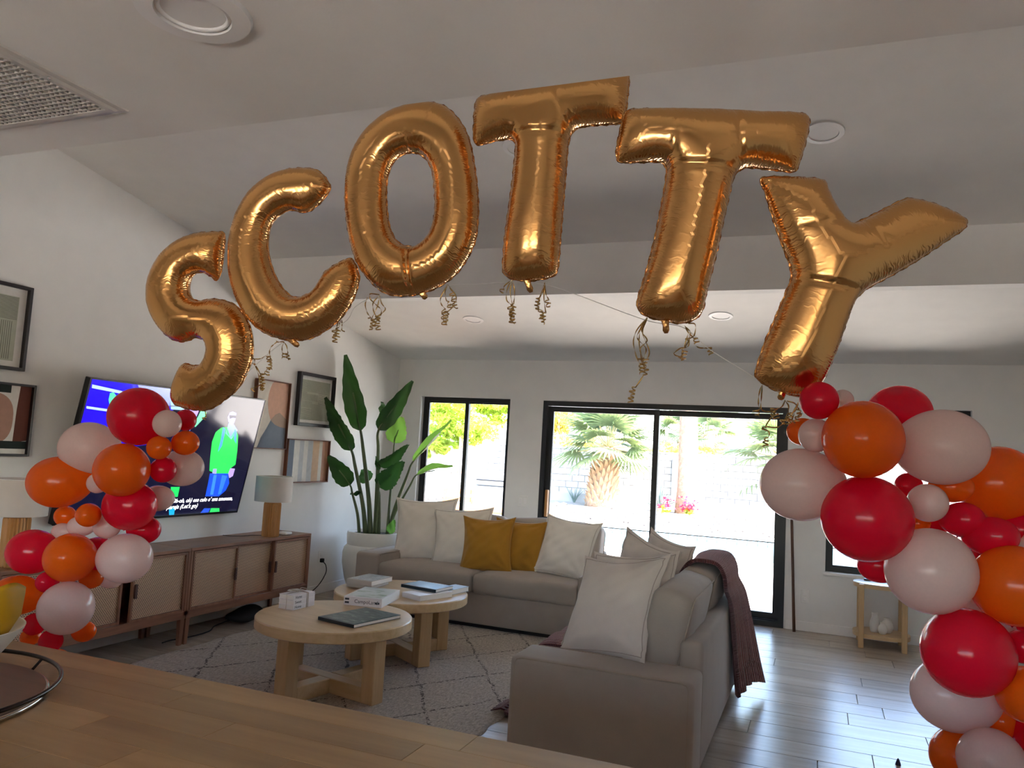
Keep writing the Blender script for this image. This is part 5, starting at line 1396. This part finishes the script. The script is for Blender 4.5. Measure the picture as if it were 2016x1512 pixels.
ribbons('T2', [(q8([(240, 290), (150, 400), (120, 500), (140, 610), (170, 690)]), 3), (q8([(245, 290), (190, 400), (240, 490), (180, 560), (200, 640)]), 2), (q8([(245, 295), (200, 420), (260, 590), (215, 700), (215, 780), (140, 900)]), 4.5), (q8([(235, 295), (165, 420), (160, 480), (230, 560), (215, 640)]), 1), (q8([(240, 292), (185, 380), (170, 500), (185, 620), (200, 700)]), 3),
               (q8([(570, 360), (600, 420), (640, 460)]), 2), (q8([(570, 360), (620, 430), (590, 520), (545, 570)]), 3), (q8([(600, 340), (660, 350), (655, 440), (620, 470)]), 1), (q8([(610, 440), (600, 540), (530, 560), (475, 600)]), .5), (q8([(668, 538), (700, 555), (765, 558)]), 2), (q8([(600, 430), (570, 530), (550, 620)]), 1.5)])
ribbons('Y', [(q8([(1245, 880), (1220, 960), (1215, 1040), (1225, 1090)]), 2), (q8([(1250, 880), (1240, 1000), (1240, 1090), (1300, 1115), (1370, 1105)]), 2), (q8([(1450, 1015), (1420, 1070), (1370, 1090)]), 2), (q8([(1450, 1015), (1480, 1080), (1440, 1200), (1380, 1250), (1300, 1248)]), 1.5), (q8([(1360, 1120), (1280, 1240), (1310, 1300), (1300, 1340)]), 2.5),
              (q8([(1560, 1030), (1540, 1100), (1510, 1180)]), 1.5), (q8([(1575, 1020), (1530, 1110), (1480, 1130)]), 2), (q8([(1460, 1020), (1530, 1040), (1570, 1090)]), 2), (q8([(1560, 1040), (1500, 1150), (1450, 1180)]), 1.5), (q8([(1600, 1130), (1560, 1150)]), 2)])

# ================================================================ LATEX BALLOON GARLANDS
# one unit balloon: body along +z, neck and knot below
prof = []
for k in range(29):
    t = k/28; a = math.pi*t
    r = math.sin(a); z = -math.cos(a)
    if z < 0: z *= 1.14; r *= (1-.10*abs(z)**2.0)
    prof.append((max(r, .0), z))
prof[0] = (.028, -1.155)
UNIT = {}
def unit_mesh(col):
    if col not in UNIT:
        me = bpy.data.meshes.new('balloon_body'); v, f = lathe(prof, 40, cap=False); me.from_pydata(v, [], f); me.materials.append(M[col])
        me.polygons.foreach_set('use_smooth', [True]*len(me.polygons)); me.update()
        kn = bpy.data.meshes.new('balloon_knot'); v, f = lathe([(.022, -1.14), (.03, -1.165), (.055, -1.18), (.05, -1.20), (.025, -1.215), (.05, -1.25), (.085, -1.29), (.07, -1.295), (.0, -1.25)], 16, cap=False); kn.from_pydata(v, [], f); kn.materials.append(M[col])
        kn.polygons.foreach_set('use_smooth', [True]*len(kn.polygons)); kn.update()
        UNIT[col] = (me, kn)
    return UNIT[col]
 
LBL = {('L', 0): 'full red balloon crowning the television garland, touching the S letter', ('L', 5): 'full blush balloon behind the topmost red one, over the television corner',
 ('L', 6): 'full orange balloon tucked right below the topmost red one over the television', ('L', 7): 'full blush balloon hanging in front of the dark part of the screen',
 ('L', 9): 'full orange balloon just above the half hidden lamp shade', ('L', 12): 'full red balloon over the lower edge of the television', ('L', 13): 'half hidden red balloon between the screen edge and the console top',
 ('L', 19): 'full red balloon overlapping the half hidden fluted lamp base', ('L', 20): 'full orange balloon between a red and a blush one above the console',
 ('L', 21): 'full blush balloon in front of the console with the sliding door', ('L', 22): 'red balloon squeezed behind an orange and blush pair above the console',
 ('L', 26): 'full orange balloon behind the yellow dish in the white bowl', ('L', 27): 'full blush balloon lowest over the counter edge, beside the recessed cane door',
 ('R', 2): 'full red balloon standing against the bare wall above the window frame', ('R', 3): 'full orange balloon closest below the Y letter', ('R', 4): 'full blush balloon covering the top corner of the single window',
 ('R', 7): 'full blush balloon in front of the slider frame and wooden pole', ('R', 8): 'full red balloon over the single window, under the orange one by the Y',
 ('R', 11): 'full bright orange balloon glowing against the bare wall', ('R', 13): 'oval red balloon between two orange ones in the slider garland', ('R', 15): 'full blush balloon right above the oak side table',
 ('R', 16): 'half hidden red balloon over the side table top', ('R', 17): 'full orange balloon beside the blush one above the side table', ('R', 20): 'full red balloon over the vases, biggest of the slider garland',
 ('R', 22): 'oval blush balloon below the biggest red one, over the floor planks', ('R', 23): 'full orange balloon next to the oval blush one', ('R', 25): 'lowest orange balloon over the floor planks, under the oval blush one',
 ('R', 26): 'lowest blush balloon covering part of the lowest orange one', ('R', 27): 'hidden blush balloon peeking between an orange and the biggest red one', ('R', 31): 'hidden blush balloon behind the biggest red one and the orange beside it'}
def balloon(cx, cy, rx, ry, col, d, side, spine, num):
    """centre and half sizes in picture points, d distance; the neck points to the garland's spine"""
    c = P(cx, cy, d=d); k = d/F_PX; r = (rx+ry)/2*k
    size = 'large' if r > .065 else 'small'
    where = 'television garland' if side == 'L' else 'slider garland'
    cname = {'red': 'red', 'orange': 'orange', 'white': 'blush white'}[col]
    if size == 'small': lab = 'mini %s latex balloon tucked between bigger ones in the %s' % (cname, where)
    else: lab = 'full-size %s latex balloon near the foot of the %s' % (cname, where)
    lab = LBL.get((side, num), lab)
    o = thing('latex_balloon', lab, 'balloon', c, 0, '%s %s balloons of the %s' % (size, cname, where))
    sp_ = P(*spine(cy), d=(3.42 if side == 'L' else 2.48))
    ax = c-sp_; ax = ax/(np.linalg.norm(ax)+1e-9)
    # keep the long axis in the picture when the outline is clearly oval
    e = max(rx, ry)/min(rx, ry)
    zax = Vector(ax); q = zax.to_track_quat('Z', 'Y'); o.rotation_mode = 'XYZ'
    o.rotation_euler = q.to_euler(); s = min(rx, ry)*k
    # stretch so that the projected outline keeps its length
    fwd = Vector(tuple(FW)); ct_ = abs(zax.dot(fwd)); st_ = math.sqrt(max(.05, 1-ct_*ct_))
    le = s*min(1.30, max(1.0, 1+(e-1)/max(.45, st_)))
    o.scale = (s, s, le)
    me, kn = unit_mesh(col)
    for nm, dat in (('body', me), ('knot', kn)):
        p_ = bpy.data.objects.new(nm, dat); COL.objects.link(p_); p_.parent = o
    return o
def spL(cy): return (np.interp(cy, [780, 850, 930, 1000, 1060, 1130, 1200, 1280], [325, 300, 250, 200, 170, 150, 110, 90]), cy)
def spR(cy): return (np.interp(cy, [780, 850, 950, 1050, 1150, 1280, 1400, 1500], [1640, 1690, 1770, 1840, 1890, 1940, 1965, 1975]), cy)
LB = [(273, 820, 57, 57, 'red', 3.30), (329, 834, 27, 27, 'white', 3.16), (365, 827, 21, 21, 'red', 3.34), (365, 872, 29, 24, 'orange', 3.28), (313, 881.5, 26, 23, 'orange', 3.18),
      (174, 882, 55, 51, 'white', 3.42), (240, 925, 60, 52, 'orange', 3.20), (359, 921, 41, 36, 'white', 3.46), (321.5, 925, 25, 25, 'red', 3.30), (115, 949, 57, 50, 'orange', 3.38),
      (192, 951, 20, 20, 'white', 3.34), (311, 981, 25, 31, 'white', 3.46), (255.5, 995.5, 54, 48, 'red', 3.30), (285, 1043, 27, 30, 'red', 3.46), (174, 1014, 30, 23, 'orange', 3.26),
      (128, 1016, 20, 20, 'orange', 3.50), (211, 1036, 27, 24, 'white', 3.38), (159, 1036, 28, 20, 'white', 3.42), (122, 1047, 21, 17, 'white', 3.46), (63, 1086, 43, 47, 'red', 3.40),
      (138, 1098, 54, 47, 'orange', 3.26), (246, 1099, 55, 48, 'white', 3.30), (192, 1092, 36, 34, 'red', 3.48), (181, 1138, 21, 20, 'orange', 3.44), (218, 1140, 28, 18, 'white', 3.50),
      (93, 1146, 22, 20, 'red', 3.24), (33, 1172, 46, 38, 'orange', 3.34), (130, 1197, 62, 51, 'white', 3.20), (67, 1229, 21, 21, 'red', 3.30), (100, 1262, 31, 22, 'red', 3.28),
      (165, 1243, 34, 20, 'orange', 3.32), (60, 1254, 18, 16, 'orange', 3.36)]
RB = [(1612.7, 788.5, 37, 37, 'red', 2.36), (1659, 788, 21, 21, 'white', 2.56), (1772, 813, 68, 54, 'red', 2.62), (1698.5, 865, 84, 76, 'orange', 2.30), (1855, 880, 81, 74, 'white', 2.36),
      (1581, 850, 27, 31, 'orange', 2.52), (1606, 857, 33, 33, 'white', 2.42), (1577, 954, 79, 71, 'white', 2.46), (1706, 1021, 86, 84, 'red', 2.32), (1826, 990, 41, 37, 'white', 2.34),
      (1875, 959, 40, 30, 'orange', 2.44), (1967, 952, 74, 73, 'orange', 2.56), (1896, 1023, 38, 34, 'red', 2.40), (1952, 1056, 51, 38, 'red', 2.36), (2013, 1043, 38, 40, 'red', 2.52),
      (1832, 1124, 89, 83, 'white', 2.30), (1735, 1113, 34, 48, 'red', 2.54), (1997, 1153, 78, 78, 'orange', 2.28), (1924, 1107, 26, 26, 'red', 2.52), (1934, 1098, 18, 18, 'white', 2.60),
      (1905, 1284, 95, 84, 'red', 2.26), (2013, 1273, 32, 32, 'red', 2.42), (1882, 1366, 100, 72, 'white', 2.42), (2022, 1368, 54, 72, 'orange', 2.24), (1970, 1419, 32, 32, 'orange', 2.46),
      (1898, 1490, 69, 58, 'orange', 2.40), (1952, 1499, 82, 62, 'white', 2.26), (1890, 1190, 45, 45, 'white', 2.52), (1801, 1031, 26, 26, 'orange', 2.52), (1837, 1034, 26, 26, 'red', 2.56), (1789, 957, 26, 26, 'red', 2.52), (1960, 1240, 40, 40, 'white', 2.58)]
for i, q in enumerate(LB): balloon(*q[:5], q[5], 'L', spL, i)
for i, q in enumerate(RB): balloon(*q[:5], q[5], 'R', spR, i)
# the garlands go on down to the floor: behind the counter, and below the slider garland
for q in ((105, 1315, 40, 36, 'orange', 3.34), (60, 1350, 42, 40, 'white', 3.30), (130, 1370, 44, 40, 'red', 3.36), (85, 1425, 45, 42, 'white', 3.32), (120, 1465, 40, 38, 'orange', 3.36)): balloon(*q, 'L', spL, -1)
for q in ((2080, 1090, 60, 58, 'white', 2.40), (2090, 1230, 70, 66, 'red', 2.44), (2085, 1450, 70, 66, 'red', 2.36), (1985, 1610, 84, 78, 'red', 2.30), (1890, 1640, 74, 70, 'white', 2.40), (2060, 1690, 78, 74, 'orange', 2.34), (1950, 1760, 84, 80, 'white', 2.32), (2040, 1800, 70, 66, 'red', 2.42)): balloon(*q, 'R', spR, -1)
# white cord that strings the letters and garlands together
def cord(name, label, pts):
    q = bez([P(*p, d=dd) for p, dd in pts], 10); return tag(mk(name, tube(q, .0016, 6), M['string'], smooth=True), label, 'string')
cord('balloon_string', 'thin white string running beneath the letter balloons', [((330, 800), 3.36), ((420, 790), 3.14), ((560, 672), 3.02), ((672, 638), 2.985), ((700, 604), 2.95), ((745, 582), 2.90), ((808, 582), 2.90), ((885, 562), 2.89), ((950, 559), 2.84), ((1008, 556), 2.78), ((1070, 560), 2.76), ((1132, 579), 2.74), ((1270, 630), 2.64), ((1345, 645), 2.63), ((1400, 690), 2.58), ((1495, 748), 2.49), ((1545, 776), 2.47), ((1572, 783), 2.47), ((1640, 800), 2.5)])

# ================================================================ GARDEN PLANTS AND FURNITURE
M['frond'] = LEAF('fan_palm_leaf', (.16, .22, .12), (.30, .38, .14), .5, .35)
M['frondrib'] = S('palm_leaf_stalk', (.40, .36, .18), .6)
M['trunk'] = S('palm_trunk', (.30, .20, .14), .9, var=.3, vs=9, bmp=.6, bs=20, bd=.03)
M['boot'] = S('palm_leaf_base', (.36, .23, .14), .85, var=.3, vs=3, rnd=9)
M['lime'] = LEAF('lime_green_leaf', (.30, .42, .06), (.60, .72, .10), .5, .5)
M['gold_leaf'] = LEAF('yellow_green_leaf', (.42, .36, .07), (.70, .58, .12), .5, .45)
M['bark'] = S('grey_bark', (.36, .29, .23), .9, var=.25, vs=10, bmp=.5)
M['yucca'] = LEAF('yucca_blade', (.17, .24, .22), (.24, .32, .24), .5, .2)
M['petal'] = LEAF('red_petal', (.70, .03, .10), (.85, .06, .14), .5, .4)
M['teak'] = WOOD('orange_teak', (.42, .17, .06), (.55, .26, .10), 'x', tint=.06, grain=14)
M['steel'] = S('grey_grill_steel', (.34, .36, .38), .4, .3)
M['house'] = S('stucco_wall', (.50, .48, .45), .9); M['roof'] = S('grey_roof', (.22, .26, .32), .8, var=.1)
def fan_frond(seed, pet=.75, rad=.95, n=22, spread=3.5):
    """petiole along +x from the origin, then a fan of narrow leaflets; droops at the tips"""
    rnd = random.Random(seed); g = G(); hub = np.array([pet, 0, pet*.12])
    for i in range(n):
        a = -spread/2+spread*i/(n-1); L_ = rad*(.72+.28*math.cos(a*.8))*rnd.uniform(.9, 1.05)
        dirv = np.array([math.cos(a), math.sin(a), .10*math.cos(a)]); sd = np.array([-math.sin(a), math.cos(a), 0])
        w0 = .038
        pts = []
        for t, ww in ((0.02, .2), (.35, 1.0), (.7, .75), (1.0, .05)):
            c_ = hub+dirv*L_*t+np.array([0, 0, -.28*L_*t**2.4*rnd.uniform(.7, 1.2)])
            pts += [c_-sd*w0*ww, c_+np.array([0, 0, .014*ww]), c_+sd*w0*ww]
        f = []
        for k in range(3):
            for j in range(2): f.append((k*3+j, k*3+j+1, (k+1)*3+j+1, (k+1)*3+j))
        g.add((pts, f))
    return g.vf()
FR = [fan_frond(s) for s in (1, 2, 3)]
FRM = []
for q in FR:
    me = bpy.data.meshes.new('frond'); me.from_pydata([tuple(map(float, p)) for p in q[0]], [], q[1]); me.materials.append(M['frond']); me.update(); FRM.append(me)
stalk_me = bpy.data.meshes.new('frond_stalk'); _v, _f = tube([(0, 0, 0), (.4, 0, .03), (.78, 0, .09)], [.03, .02, .012], 6); stalk_me.from_pydata([tuple(map(float, p)) for p in _v], [], _f); stalk_me.materials.append(M['frondrib']); stalk_me.update()
def palm_crown(o, c, n, s, seed, low=-32, high=80):
    rnd = random.Random(seed)
    for i in range(n):
        az = 2.399*i+rnd.uniform(-.2, .2); el = math.radians(high+(low-high)*(i/(n-1))**.9)
        ob = bpy.data.objects.new('frond', FRM[i % 3]); COL.objects.link(ob); ob.parent = o
        ob.location = c; ob.rotation_euler = Euler((rnd.uniform(-.35, .35), -el, az), 'XYZ'); k = s*rnd.uniform(.9, 1.12); ob.scale = (k, k, k)
        st = bpy.data.objects.new('frond_stalk', stalk_me); COL.objects.link(st); st.parent = ob
def fan_palm(label, base, h, r0, r1, n, s, seed, boots=0, bend=0.0):
    o = thing('fan_palm', label, 'palm tree', base)
    pts = [(bend*t*t, 0, h*t) for t in np.linspace(0, 1, 9)]
    mk('trunk', tube(pts, [r0*(1.15 if i == 0 else 1)+(r1-r0)*i/8 for i in range(9)], 16), M['trunk'], o, smooth=True)
    bm_ = None
    for i in range(boots):
        t = (i+.5)/boots*.78; a = 2.399*i; rr = r0+(r1-r0)*t
        loc = (bend*t*t+rr*.93*math.cos(a), rr*.93*math.sin(a), h*t); rot = (0, math.radians(16), a)
        if bm_ is None:
            v = [(-.02, -.10, -.08), (.05, -.07, -.08), (.05, .07, -.08), (-.02, .10, -.08), (.0, -.045, .12), (.07, -.035, .14), (.07, .035, .14), (.0, .045, .12), (.09, -.012, .21), (.09, .012, .21)]
            f = [(0, 3, 2, 1), (0, 1, 5, 4), (1, 2, 6, 5), (2, 3, 7, 6), (3, 0, 4, 7), (4, 5, 8), (5, 6, 9, 8), (6, 7, 9), (7, 4, 8, 9)]
            bm_ = mk('leaf_base', (v, f), M['boot'], o, loc=loc, rot=rot)
        else: link_copy(bm_, 'leaf_base', o, loc, rot)
    if n: palm_crown(o, (bend, 0, h), n, s, seed)
    return o
b1 = P(1185, 998, Z=ZG); top1 = P(1197, 880, Y=b1[1])
fan_palm('stubby fan palm with a thick shaggy trunk in the gravel bed', tuple(b1), float(top1[2]-b1[2]), .50, .30, 30, 1.12, 4, boots=110, bend=float(top1[0]-b1[0]))
b2 = P(1352, 1012, Z=ZG); fan_palm('tall smooth palm trunk rising past the top of the slider', tuple(b2), 6.5, .33, .20, 24, 1.5, 9, bend=-.25)
b3 = P(1540, 1015, Z=ZG); top3 = P(1535, 900, Y=b3[1]); fan_palm('fan palm whose fronds spread beside the blush balloon', tuple(b3), float(top3[2]-b3[2]), .30, .22, 26, 1.35, 12, boots=40)
for i, (px, py, yy, s) in enumerate(((1412, 838, 62, 1.6), (1390, 858, 53, 1.35), (1338, 852, 66, 1.6))):
    c = P(px, py, Y=yy); lab = ('distant palm, tallest of the three beyond the garden wall', 'distant palm, lower of the pair beyond the garden wall', 'distant thin palm peeking out beside the tall trunk')[i]
    fan_palm(lab, (c[0], c[1], ZG), float(c[2]-ZG), .22, .16, 18, s, 20+i)
def leaf_cloud(n, c, r, size, seed, flat=.0):
    rg = np.random.default_rng(seed); v, f = [], []
    p = rg.normal(size=(n, 3)); p /= np.linalg.norm(p, axis=1)[:, None]; p *= (rg.random(n)**.45)[:, None]
    cl = rg.normal(size=(max(6, n//90), 3)); cl /= np.linalg.norm(cl, axis=1)[:, None]; cl *= (rg.random(len(cl))**.4)[:, None]
    p = cl[rg.integers(0, len(cl), n)]*.85+p*.27
    p = p*np.array(r)+np.array(c)
    for q in p:
        a = rg.normal(size=3); a /= np.linalg.norm(a); b_ = np.cross(a, rg.normal(size=3)); b_ /= np.linalg.norm(b_); s = size*rg.uniform(.6, 1.2); k = len(v)
        v += [q-a*s, q+b_*s*.38, q+a*s, q-b_*s*.38]; f.append((k, k+1, k+2, k+3))
    return v, f
def tree(label, base, trunks, clouds, mat, n, size, seed):
    o = thing('garden_tree', label, 'tree', base)
    for pts, r in trunks: mk('trunk', tube(bez(pts, 4), [r*(1-.6*i/(4*(len(pts)-1))) for i in range(4*(len(pts)-1)+1)], 8), M['bark'], o, world=True, smooth=True)
    g = G()
    for k, (c, r) in enumerate(clouds): g.add(leaf_cloud(n, c, r, size, seed+k))
    tag(mk('foliage', g.vf(), M[mat], o, world=True), kind='stuff')
Yt = 21.0
tb = P(893, 968, Y=Yt); tb[2] = ZG
fk = P(893, 948, Y=Yt)
def T_(px, py, dy=0): return P(px, py, Y=Yt+dy)
tree('lime green tree with a forked grey trunk outside the corner window', tuple(tb), [([tb, fk, T_(868, 915), T_(850, 885), T_(845, 850)], .13), ([tb+[0.02, 0, 0], fk, T_(900, 905), T_(908, 875), T_(905, 840)], .12), ([fk, T_(925, 905), T_(955, 880), T_(985, 870)], .07)],
     [(T_(865, 830), (1.15, 1.2, .62)), (T_(935, 835), (1.1, 1.2, .60)), (T_(845, 885, .4), (.55, .6, .28)), (T_(900, 780), (1.8, 1.4, .6)), (T_(985, 800, .5), (.8, .8, .5)), (T_(870, 872), (.7, .6, .3))], 'lime', 2300, .085, 31)
c_ = P(1100, 825, Y=33); tree('yellow green tree showing above the garden wall', (c_[0], c_[1], ZG), [([(c_[0], c_[1], ZG), (c_[0], c_[1], 1.5), tuple(c_)], .14)], [(c_, (1.9, 1.2, 1.15)), (c_+np.array([-1.6, .3, .5]), (1.3, 1.0, 1.0))], 'gold_leaf', 1500, .13, 51)
c_ = P(1325, 886, Y=40); tree('low yellow green shrubbery behind the wall pier', (c_[0], c_[1], ZG), [([(c_[0], c_[1], ZG), tuple(c_)], .1)], [(c_, (3.2, 1.0, .42)), (c_+np.array([-4.5, 0, .1]), (2.5, 1.0, .6))], 'gold_leaf', 1100, .12, 61)
# yucca
c = P(1297, 1008, Z=ZG); rg = random.Random(8)
o = thing('yucca', 'spiky grey green yucca in front of the block wall', 'plant', tuple(c))
bl0 = None
for i in range(64):
    az = rg.uniform(0, 6.28); el = rg.uniform(.15, 1.45); k = rg.uniform(.60, .78)
    if bl0 is None: bl0 = mk('blade', ([(0, -.02, 0), (0, .02, 0), (.55, -.018, .01), (.55, .018, .01), (1.05, 0, -.03), (.5, 0, -.012)], [(0, 1, 3, 2), (2, 3, 4), (0, 2, 5), (1, 5, 3), (2, 4, 5), (3, 5, 4)]), M['yucca'], o, loc=(0, 0, .12), rot=(0, -el, az))
    else: link_copy(bl0, 'blade', o, (0, 0, .12), (0, -el, az), (k, k, k))
mk('stem', lathe([(.12, 0), (.10, .2), (0, .25)], 10), M['trunk'], o)
def flowers(label, px, py, n, r, seed):
    c = P(px, py, Z=ZG); o = thing('flower_bush', label, 'flowers', tuple(c)); rg = random.Random(seed); g = G()
    for i in range(n):
        q = (rg.gauss(0, r*.45), rg.gauss(0, r*.3), .12+abs(rg.gauss(0, r*.5)))
        for a in range(4): g.add(([(0, 0, 0), (.05, -.03, .02), (.085, 0, .045), (.05, .03, .02)], [(0, 1, 2, 3)]), TR(q, (rg.uniform(-.6, .6), rg.uniform(-.6, .6), a*1.57+rg.random())))
    tag(mk('blossoms', g.vf(), M['petal'], o), kind='stuff')
    mk('foliage', leaf_cloud(160, (0, 0, .14), (r*.8, r*.5, .14), .05, seed), M['lime'], o)
flowers('red flower clump at the foot of the tall palm trunk', 1356, 1016, 40, .34, 3)
flowers('smaller red flowers beside the yucca', 1312, 1012, 26, .34, 4)
c = P(1130, 990, Z=ZG); o = thing('desert_shrub', 'small bare desert shrub left of the shaggy palm', 'plant', tuple(c))
for i in range(9):
    a = i*.7; mk('twig', tube([(0, 0, 0), (.12*math.cos(a), .06*math.sin(a), .22), (.30*math.cos(a), .1*math.sin(a), .42+.05*(i % 3))], [.02, .015, .008], 6), M['yucca'], o)
# neighbour
h_ = P(1330, 905, Y=46); h2 = P(1500, 905, Y=46)
o = thing('neighbour_house', 'low stucco house with a grey roof beyond the garden wall', 'house', ((h_[0]+h2[0])/2, 48, ZG))
mk('wall', box(h_[0], h2[0]+8, 46.3, 53, ZG, 1.75), M['house'], o, world=True)
mk('roof', rbox(h_[0]-.4, h2[0]+8.4, 45.7, 53.6, 1.72, 2.25, .05, 1), M['roof'], o, world=True)
mk('window', box(h_[0]+2, h_[0]+3.4, 46.27, 46.32, .8, 1.55), M['roof'], o, world=True)
# patio furniture outside the corner window
tc = P(962, 1000, Z=.70)
o = thing('patio_table', 'orange slatted wooden patio table outside the corner window', 'table', (tc[0], tc[1], ZG), D(8))
sl0 = None
for i in range(9):
    if sl0 is None: sl0 = mk('slat', rbox(-.85, .85, -.045, .045, .74, .77, .004, 1), M['teak'], o, loc=(0, -.44+i*.11, 0))
    else: link_copy(sl0, 'slat', o, (0, -.44+i*.11, 0))
for sx in (-.72, .72): mk('rail', rbox(sx-.03, sx+.03, -.47, .47, .68, .74, .004, 1), M['teak'], o)
for sx in (-.75, .75):
    for sy in (-.42, .42): mk('leg', rbox(sx-.035, sx+.035, sy-.035, sy+.035, 0, .74, .004, 1), M['teak'], o)
def patio_chair(label, px, py, rz):
    c = P(px, py, Z=.62); o = thing('patio_chair', label, 'chair', (c[0], c[1], ZG), rz)
    for sx in (-.24, .24):
        mk('leg', rbox(sx-.022, sx+.022, -.26, -.215, 0, .62, .004, 1), M['teak'], o); mk('leg', rbox(sx-.022, sx+.022, .215, .26, 0, .90, .004, 1), M['teak'], o)
        mk('arm_rest', rbox(sx-.03, sx+.03, -.28, .25, .62, .645, .004, 1), M['teak'], o)
    mk('seat', rbox(-.24, .24, -.25, .24, .40, .44, .006, 1), M['teak'], o)
    for k in range(3): mk('back_slat', rbox(-.22, .22, .225, .25, .54+k*.13, .62+k*.13, .004, 1), M['teak'], o)
patio_chair('orange wooden patio chair with its back to the lime tree', 897, 985, D(15))
patio_chair('orange wooden patio armchair at the far side of the patio table', 852, 987, D(120))
c = P(975, 985, Y=14.5)
o = thing('garden_grill', 'grey covered barbecue grill on the patio behind the table', 'grill', (c[0], c[1], ZG))
mk('cart', rbox(-.45, .45, -.28, .28, .1, .86, .01, 1), M['steel'], o); mk('hood', rbox(-.40, .40, -.26, .26, .86, 1.12, .09, 4), M['steel'], o, smooth=True, sharp=40)
mk('handle', tube([(-.3, -.30, .98), (.3, -.30, .98)], .015, 8), M['black'], o); mk('side_shelf', rbox(.45, .75, -.25, .25, .82, .85, .005, 1), M['steel'], o)
for sx in (-.38, .38):
    for sy in (-.22, .22): mk('wheel', sphere(10, 8, (.05, .05, .05), (sx, sy, .05)), M['black'], o)
